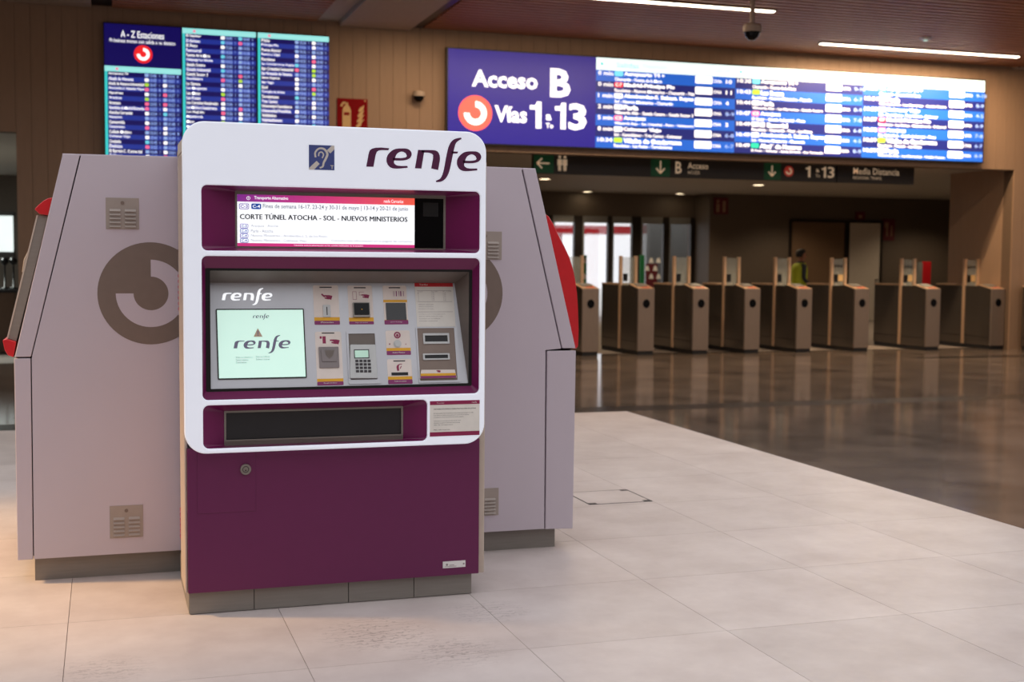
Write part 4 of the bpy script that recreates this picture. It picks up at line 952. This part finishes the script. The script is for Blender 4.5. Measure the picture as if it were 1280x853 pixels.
for k in range(4): g.ribbon(fsp, [G_(.62 + k * .03, .02 + k * .18) + (.02,), G_(.72 + k * .02, .1 + k * .18) + (.05,), G_(.78 + k * .02, .2 + k * .17) + (.03,), G_(.88, .3 + k * .16) + (.006,)], 0, .002, 0)
g.slab(fsp, [G_(.88, .96), G_(.95, .96), G_(.91, .9)], 0, .002, 0)
g.build('symbols', ['fire_cream', 'fire_red'], t)
# wall camera
q = VP(YW - .1).hit(523.5, 119)
t = thing('security_camera', (q[0], YW, q[1]), 'small white dome camera bracketed to the brown wall', 'camera')
MB().box(q[0] - .05, q[0] + .05, YW - .03, YW, q[1] - .04, q[1] + .06).build('bracket', 'ceil_pale', t, bevel=.01)
MB().lathe((q[0], YW - .1, q[1]), [(0, .06), (.07, .055), (.085, .03), (.085, -.02)]).build('housing', 'ceil_pale', t, True)
MB().lathe((q[0], YW - .1, q[1] - .02), [(.075, 0), (.065, -.04), (.035, -.07), (0, -.078)]).build('dome', 'black_gloss', t, True)
# hanging dome camera
YD = 13.2; q = VP(YD).hit(940, 48); q1 = VP(YD).hit(930, 33); rd = q[0] - q1[0]
t = thing('security_camera', (q[0], YD, ZC), 'white dome camera hanging on a pole from the slat ceiling', 'camera')
zt0 = VP(YD).hit(940, 31)[1]
MB().tube((q[0], YD, ZC + .0), (q[0], YD, zt0), .028).build('pole', 'ceil_pale', t, True)
MB().lathe((q[0], YD, zt0), [(0, .02), (.05, .02), (rd * .95, -.005), (rd, -.03), (rd, -.085)]).build('housing', 'ceil_pale', t, True)
MB().lathe((q[0], YD, zt0 - .085), [(rd * .85, 0), (rd * .75, -.045), (rd * .4, -.085), (0, -.095)]).build('dome', 'black_gloss', t, True)
# linear lights
for (p0, p1, ext, lab) in (((785, 0), (968, 13), 1.2, 'slim linear ceiling light passing behind the hanging dome camera'), ((1028, 53), (1270, 71), 0, 'slim linear ceiling light above the right end of the departure board')):
    A = onZ(*p0, ZC - .01); B = onZ(*p1, ZC - .01); yy = (A.y + B.y) / 2
    t = thing('ceiling_light', ((A.x + B.x) / 2, yy, ZC), lab, 'light', 'linear ceiling lights')
    MB().box(A.x - ext - .02, B.x + .02, yy - .055, yy + .055, ZC - .02, ZC).build('housing', 'rail', t)
    MB().box(A.x - ext, B.x, yy - .04, yy + .04, ZC - .03, ZC - .02).build('diffuser', 'strip_light', t)
q = onZ(1157, 48.5, ZC - .02)
t = thing('smoke_detector', (q.x, q.y, ZC), 'small pale smoke detector on the slat ceiling', 'detector')
MB().lathe((q.x, q.y, ZC), [(.075, 0), (.075, -.02), (.05, -.035), (0, -.04)]).build('body', 'white', t, True)
MB().lathe((q.x, q.y, ZC - .035), [(.03, 0), (.03, -.015), (0, -.018)]).build('sensor', 'scr_mint', t, True)
q = VP(YW - .1).hit(1276, 83)
t = thing('wall_sensor', (q[0], YW, q[1]), 'small grey sensor box high on the wall by the ceiling corner', 'sensor')
MB().box(q[0] - .1, q[0] + .16, YW - .12, YW, q[1] - .04, q[1] + .05).build('body', 'ceil_pale', t, bevel=.01)
MB().slab(VP(YW - .12), disc(q[0] - .05, q[1], .025, 14), 0, .01).build('lens', 'black', t)

# hanging direction signs behind the lintel
YH = 18.25; hp = VP(YH)
def hx(px): return hp.hit(px, 210)[0]
zh1 = hp.hit(900, 199)[1] + .02; zh0 = hp.hit(900, 223.8)[1]
def sy(t): return zh0 + (zh1 - .02 - zh0) * t
s1_ = thing('direction_sign', ((hx(667) + hx(1046)) / 2, YH, zh0), 'long dark hanging sign with green arrow panels and letter B', 'sign')
MB().box(hx(667), hx(1045.5), YH, YH + .1, zh0, ZR + .0).build('sign_body', 'sign_dark', s1_)
for (p0, p1) in ((667, 692), (813.5, 837.5), (955, 976)): MB().rect(hp, (hx(p0), zh0 + .01, hx(p1), zh1), 0, .004).build('green_panel', 'sign_green', s1_)
g = MB()
def arrow(px, py, dirn, s):
    a = hx(px); b = sy(.5)
    if dirn == 'l': g.rect(hp, (a - s, b - .012, a + s, b + .012), .004, .006, 0); g.ribbon(hp, [(a - s * .2, b + s * .75, .026), (a - s, b, .026)], .004, .006, 0, 1); g.ribbon(hp, [(a - s, b, .026), (a - s * .2, b - s * .75, .026)], .004, .006, 0, 1)
    else: g.rect(hp, (a - .012, b - s, a + .012, b + s), .004, .006, 0); g.ribbon(hp, [(a - s * .75, b - s * .2, .026), (a, b - s, .026)], .004, .006, 0, 1); g.ribbon(hp, [(a, b - s, .026), (a + s * .75, b - s * .2, .026)], .004, .006, 0, 1)
arrow(679, 205, 'l', .1); arrow(825.5, 209, 'd', .095); arrow(965, 214, 'd', .085)
for p in (699.5, 706):                                    # toilets
    a = hx(p); g.slab(hp, disc(a, sy(.83), .022, 12), 0, .006, 0); g.rect(hp, (a - .036, sy(.42), a + .036, sy(.72)), 0, .006, 0); g.rect(hp, (a - .022, sy(.16), a - .003, sy(.42)), 0, .006, 0); g.rect(hp, (a + .003, sy(.16), a + .022, sy(.42)), 0, .006, 0)
g.text(hp, 'B', (hx(844), sy(.2), hx(852), sy(.8)), .006, 0, .02); g.text(hp, 'Acceso', (hx(859.5), sy(.46), hx(885), sy(.78)), .006, 0, .01); g.text(hp, 'ACCESS', (hx(859.5), sy(.2), hx(874.5), sy(.36)), .006, 0)
a, b = hx(986), sy(.5); g.slab(hp, disc(a, b, .085, 28), 0, .005, 1); rings(g, hp, a, b, .085, .005, .007, 0)
one(g, hp, (hx(1007), sy(.22), hx(1013), sy(.8)), .006, 0); g.text(hp, 'a', (hx(1020), sy(.5), hx(1024), sy(.66)), .006, 0, .02); g.text(hp, 'To', (hx(1019.5), sy(.24), hx(1025), sy(.4)), .006, 0); one(g, hp, (hx(1027), sy(.22), hx(1032.5), sy(.8)), .006, 0); g.text(hp, '3', (hx(1034.5), sy(.22), hx(1043), sy(.8)), .006, 0, .015)
g.build('sign_lettering', ['sign_beige', 'sign_red'], s1_)
s2_ = thing('direction_sign', ((hx(1047) + hx(1143)) / 2, YH, zh0), 'dark hanging sign reading Media Distancia', 'sign')
MB().box(hx(1047), hx(1143), YH, YH + .1, zh0, ZR).build('sign_body', 'sign_dark', s2_)
g = MB(); g.text(hp, 'Media Distancia', (hx(1066.5), sy(.46), hx(1124), sy(.8)), .006, 0, .01); g.text(hp, 'REGIONAL TRAINS', (hx(1066.5), sy(.2), hx(1102), sy(.36)), .006, 0); g.build('sign_lettering', 'sign_beige', s2_)

# downlights beyond the gates
wh = ['nearest the toilet sign', 'second from the toilet sign, above the glass doors', 'above the right glass doors', 'right of the letter B sign']
for (p, lab) in zip(((681, 223.5), (734, 239.5), (850, 242), (948, 231)), wh):
    q = onZ(*p, ZR)
    t = thing('downlight', (q.x, q.y, ZR), 'round warm downlight in the low ceiling, ' + lab, 'light', 'downlights beyond the gates')
    MB().lathe((q.x, q.y, ZR), [(.16, 0), (.16, -.012), (.13, -.014), (.12, -.004)]).build('ring', 'ceil_pale', t, True)
    MB().add([(q.x + .12 * math.cos(k * .3142), q.y + .12 * math.sin(k * .3142), ZR - .006) for k in range(20)], [tuple(range(19, -1, -1))]).build('lamp', 'downlight', t)

# ------------------------------------------------------------------ ticket gates
GW, GL, GZ = .27, 1.5, 1.02
def make_gate():
    t = thing('ticket_gate', (0, 0, 0), 'gate', 'ticket gate', 'row of steel ticket gates')
    sideP = Plane((0, 0, 0), (0, 1, 0), (0, 0, 1))           # n = +X
    prof = [(0.004, .06), (GL, .06), (GL, 1.06), (.42, 1.06), (.36, 1.075), (0.004, GZ - .012)]
    MB().slab(sideP, prof, .004, GW - .004).build('cabinet', 'gate_side', t, bevel=.006)
    MB().box(0, GW, -.004, .03, .06, GZ).build('front_plate', 'gate_steel', t, bevel=.006)
    MB().box(.01, GW - .01, .012, GL - .02, 0, .06).build('base', 'gate_base', t)
    f = Plane((0, -.004, 0))
    g = MB().slab(f, disc(GW / 2, .79, .058, 24, 1.15), 0, .004); g.build('indicator', 'black_gloss', t)
    tp = Plane((0, .004, GZ - .010), (1, 0, 0), (0, .356, .067))
    MB().rect(tp, (.0, 0, GW, .36), 0, .012).build('sloped_top', 'gate_post', t, bevel=.003)
    MB().rect(tp, (.05, .15, GW - .05, .31), .012, .03).build('card_reader', 'frame_alu', t, bevel=.004)
    MB().rect(tp, (.09, .06, GW - .05, .10), .012, .018).build('status_light', 'red_light', t)
    MB().box(.0, GW, .95, GL, 1.06, 1.085).build('rear_top', 'gate_post', t, bevel=.004)
    for x in (-.012, GW - .026):
        MB().box(x, x + .045, .70, .76, .06, 1.52).build('barrier_post', 'gate_post', t, bevel=.004)
    MB().box(.026, GW - .026, .725, .735, 1.06, 1.50).build('barrier_glass', 'barrier_glass', t)
    MB().box(.05, .125, .718, .724, 1.12, 1.24).build('glass_sticker', 'black', t)
    for x in (-.001, GW - .001): MB().box(x, x + .002, .03, GL - .02, .2, .206).build('side_seam', 'seam', t)
    return t
proto = make_gate()
xs = [onY(p, 441, 17.8).x - GW for p in (748, 817, 885, 949, 1013.5, 1085, 1173.6, 1254)]
glab = ['steel ticket gate half hidden behind the red fin', 'steel ticket gate in front of the brightest glass door', 'steel ticket gate third from the red fin', 'steel ticket gate fourth from the red fin', 'steel ticket gate just left of the person in the yellow vest', 'steel ticket gate just right of the person in the yellow vest', 'steel ticket gate second from the right wall, with wide lanes on both sides', 'steel ticket gate against the right return wall']
for i, x in enumerate(xs):
    o = proto if i == 0 else copy_tree(proto)
    o.location = (x, 17.8, 0); o['label'] = glab[i]
    if i >= 5:                                       # right-hand gates carry printed marks on their glass
        f = Plane((0, .724, 0))
        for k in range(3):
            d = bpy.data.objects.new('glass_mark', MB().slab(f, disc(.075 + k * .06, 1.38, .022, 12), 0, .003).mesh('glass_mark', 'sign_dark')); COL.objects.link(d); d.parent = o
        d = bpy.data.objects.new('yellow_sticker', MB().box(.135, .225, .721, .724, 1.13, 1.24).mesh('yellow_sticker', 'fire_cream')); COL.objects.link(d); d.parent = o
o = copy_tree(proto); o.location = (onY(1274, 441, 17.62).x, 16.1, 0); o['label'] = 'steel ticket gate cut off by the right edge of the frame'

# ------------------------------------------------------------------ things in the hall beyond
p2 = VP(YB2 - .03)
def door(name, x0, y0, x1, mt, lab):
    r = p2.box(x0, y0, x1, y0 + .01); z1 = p2.hit((x0 + x1) / 2, y0)[1]; a0, a1 = r[0], r[2]
    d = MB().box(a0, a1, YB2 - .03, YB2, 0, z1).build(name, mt); tag(d, lab, None, None, 'structure'); d['_w'] = Vector((0, 0, 0))
    g = MB()
    for (q0, q1, z0, zz) in ((a0 - .06, a0, 0, z1 + .06), (a1, a1 + .06, 0, z1 + .06), (a0, a1, z1, z1 + .06)): g.box(q0, q1, YB2 - .05, YB2, z0, zz)
    g.build('door_frame', 'frame_dark', d); MB().box(a1 - .12, a1 - .04, YB2 - .08, YB2 - .03, 1.0, 1.03).build('door_handle', 'steel', d)
door('door_2', 1062, 279, 1101, 'door_white', 'white service door beside the purple sign beyond the gates')
door('door_3', 990, 278, 1056, 'door_brown', 'wide brown door behind the person in the yellow vest')
def board(name, px, lab, mt, sym, cat='sign'):
    r = p2.box(*px); t = thing(name, ((r[0] + r[2]) / 2, YB2, r[1]), lab, cat)
    MB().rect(p2, r, -.03, 0).build('board', mt, t); w, hh = r[2] - r[0], r[3] - r[1]; g = MB()
    for q in sym: g.rect(p2, (r[0] + q[0] * w, r[1] + q[1] * hh, r[0] + q[2] * w, r[1] + q[3] * hh), 0, .004)
    g.build('symbols', 'sign_dim', t); return t
mat('sign_dim', (150, 118, 96), .6)
board('fire_sign', (893, 247, 910, 268), 'dark red fire sign on the dark wall beyond the gates', 'maroon', [(.15, .12, .38, .62), (.18, .68, .36, .86), (.6, .12, .82, .8)])
board('alarm_sign', (1070, 265, 1081, 275), 'small red sign above the white service door', 'maroon', [(.3, .2, .7, .6)])
board('purple_sign', (1103, 274, 1118, 301), 'purple notice with white marks beside the white service door', 'maroon', [(.2, .6, .5, .85), (.32, .2, .46, .6), (.68, .2, .8, .7)])
# posters and green columns by the doors
def strip(px0, px1, pyt, Y, mt, name, lab, cat, extra=None):
    pl = VP(Y); a0 = pl.hit(px0, 340)[0]; a1 = pl.hit(px1, 340)[0]; z1 = pl.hit((px0 + px1) / 2, pyt)[1]
    t = thing(name, ((a0 + a1) / 2, Y + .05, 0), lab, cat)
    MB().box(a0 - .05, a1 + .05, Y - .05, Y + .25, 0, .03).build('base', 'frame_dark', t)
    MB().box(a0, a1, Y, Y + .06, .03, z1).build('panel', mt, t, bevel=.01)
    g = MB()
    for (px, py) in (extra or []):
        a, b = pl.hit(px, py); MB().slab(pl, [(a - .06, b - .05), (a + .06, b - .05), (a + .035, b + .04), (a, b + .075), (a - .035, b + .04)], 0, .006).build('white_mark', 'white', t)
    return t
strip(728.5, 733.5, 319, 26.6, 'green_panel', 'information_totem', 'slim green totem in front of the brightest glass door', 'totem', [(730.5, 326), (730.5, 346)])
strip(800.5, 805.5, 319, 26.6, 'green_panel', 'information_totem', 'slim green totem between bright and grey glass doors', 'totem')
strip(808, 822, 330, 27.2, 'maroon', 'poster_stand', 'dark maroon stand with white marks in front of the grey glass door', 'stand', [(814, 326), (823, 326), (809, 336), (819, 336), (814, 346), (823, 346)])
# litter bin column near the right gates
t = strip(1153.5, 1164, 327, 21.5, 'red', 'waste_column', 'red and pale green waste column behind the right ticket gates', 'bin')
pl = VP(21.5); MB().box(pl.hit(1148, 340)[0], pl.hit(1153, 340)[0], 21.5, 21.56, .03, pl.hit(1150, 328)[1]).build('pale_panel', 'led_off', t) if 'led_off' in MATS else MB().box(pl.hit(1148, 340)[0], pl.hit(1153, 340)[0], 21.5, 21.56, .03, pl.hit(1150, 328)[1]).build('pale_panel', 'grey_panel', t)

# ------------------------------------------------------------------ the person in the vest (profile, facing right)
YPn = 22.0
hd = onY(1002.5, 319, YPn); PXc = hd.x - .02
HT = onY(1002, 311.4, YPn).z
k_ = HT / 1.72
per = thing('person', (PXc, YPn, 0), 'person in a yellow safety vest over dark clothes, standing in profile behind the gates', 'person')
me = bpy.data.meshes.new('body'); J = []; Ed = []; Rd = []
def jt(x, y, z, r, par=None):
    J.append((x * k_, y * k_, z * k_)); Rd.append(r * k_)
    if par is not None: Ed.append((par, len(J) - 1))
    return len(J) - 1
pel = jt(-.02, 0, .95, .13); sp1 = jt(-.03, 0, 1.1, .125, pel); ch = jt(-.03, 0, 1.3, .135, sp1); nk0 = jt(-.015, 0, 1.43, .075, ch); nk = jt(.015, 0, 1.5, .052, nk0)
h1 = jt(.03, 0, 1.57, .075, nk); h2 = jt(.02, 0, 1.64, .09, h1); jt(.01, 0, 1.68, .05, h2)
for s in (-1, 1):
    hp_ = jt(-.02, s * .09, .9, .09, pel); kn = jt(.03, s * .1, .5, .06, hp_); an = jt(-.02, s * .1, .09, .042, kn); jt(.12, s * .11, .035, .035, an)
    sh = jt(-.02, s * .17, 1.4, .058, ch); el = jt(-.06, s * .22, 1.13, .045, sh); wr = jt(.12, s * .2, 1.0, .032, el); hnd = jt(.19, s * .19, .99, .03, wr)
    for q in range(4): jt(.26 + .01 * (1.5 - abs(q - 1.5)), s * (.165 + q * .018), .97, .009, hnd)
    jt(.22, s * .15, 1.0, .010, hnd)
me.from_pydata(J, Ed, []); body = bpy.data.objects.new('body', me); COL.objects.link(body); body.parent = per
sk = body.modifiers.new('skin', 'SKIN')
for v, r in zip(me.skin_vertices[0].data, Rd): v.radius = (r, r)
me.skin_vertices[0].data[0].use_root = True
ss = body.modifiers.new('smooth', 'SUBSURF'); ss.levels = 1; ss.render_levels = 1
bm_ = bpy.data.materials.new('clothed_body'); bm_.use_nodes = True; nt = bm_.node_tree; b = nt.nodes['Principled BSDF']
tc = nt.nodes.new('ShaderNodeTexCoord'); sx = nt.nodes.new('ShaderNodeSeparateXYZ'); nt.links.new(tc.outputs['Object'], sx.inputs[0])
cr = nt.nodes.new('ShaderNodeValToRGB'); cr.color_ramp.interpolation = 'CONSTANT'; dv = nt.nodes.new('ShaderNodeMath'); dv.operation = 'DIVIDE'; dv.inputs[1].default_value = 2.0 * k_
nt.links.new(sx.outputs[2], dv.inputs[0]); nt.links.new(dv.outputs[0], cr.inputs[0])
el_ = cr.color_ramp.elements; el_[0].position = 0; el_[0].color = lin((20, 18, 18)) + (1,); el_[1].position = .04; el_[1].color = lin((34, 34, 40)) + (1,)
e = el_.new(.45); e.color = lin((38, 42, 50)) + (1,); e = el_.new(.735); e.color = lin((150, 100, 78)) + (1,)
nt.links.new(cr.outputs[0], b.inputs['Base Color']); b.inputs['Roughness'].default_value = .7; me.materials.append(bm_)
def shell(rings_, name, mt):
    g = MB(); L_ = []
    for (cx, cz, rx, ry) in rings_: L_.append([Vector((PXc + (cx + rx * math.cos(2 * math.pi * i / 20)) * k_, YPn + ry * math.sin(2 * math.pi * i / 20) * k_, cz * k_)) for i in range(20)])
    g.loft(L_); g.add(L_[-1], [tuple(range(20))]); return g.build(name, mt, per, True)
shell([(-.02, .86, .150, .185), (-.025, 1.0, .150, .175), (-.03, 1.15, .150, .175), (-.03, 1.3, .155, .185), (-.03, 1.38, .14, .17), (-.02, 1.44, .10, .11)], 'safety_vest', 'vest')
g = MB(); L_ = []
for (cx, cz, r) in ((-.045, 1.56, .07), (-.035, 1.60, .085), (-.015, 1.65, .10), (0, 1.69, .09), (.01, 1.715, .055), (.01, 1.725, .01)):
    L_.append([Vector((PXc + (cx + r * math.cos(2 * math.pi * i / 16)) * k_, YPn + r * .85 * math.sin(2 * math.pi * i / 16) * k_, cz * k_)) for i in range(16)])
g.loft(L_); g.build('hair', 'hair', per, True)
g = MB()
for s in (-1, 1):
    g.slab(Plane((PXc + .1 * k_, YPn + s * .03 * k_, 1.6 * k_), (0, 1, 0), (0, 0, 1)), disc(0, 0, .012 * k_, 10), 0, .008)
g.build('eyes', 'black', per)
g = MB(); n0 = Vector((PXc + .10 * k_, YPn, 1.60 * k_)); g.add([n0, n0 + Vector((.035, 0, -.045)) * k_, n0 + Vector((0, .02, -.05)) * k_, n0 + Vector((0, -.02, -.05)) * k_], [(0, 1, 2), (0, 3, 1), (1, 3, 2)]); g.build('nose', 'skin', per)

for o in list(bpy.data.objects):
    if o.type == 'MESH' and o.parent and o.name.split('.')[0] in ('timetable_lettering', 'screen_lettering', 'sign_lettering', 'display_lettering', 'lettering', 'title_lettering', 'symbols', 'wordmark', 'row_bands', 'pictogram', 'eyes'): o['kind'] = 'stuff'
    if '_w' in o: del o['_w']
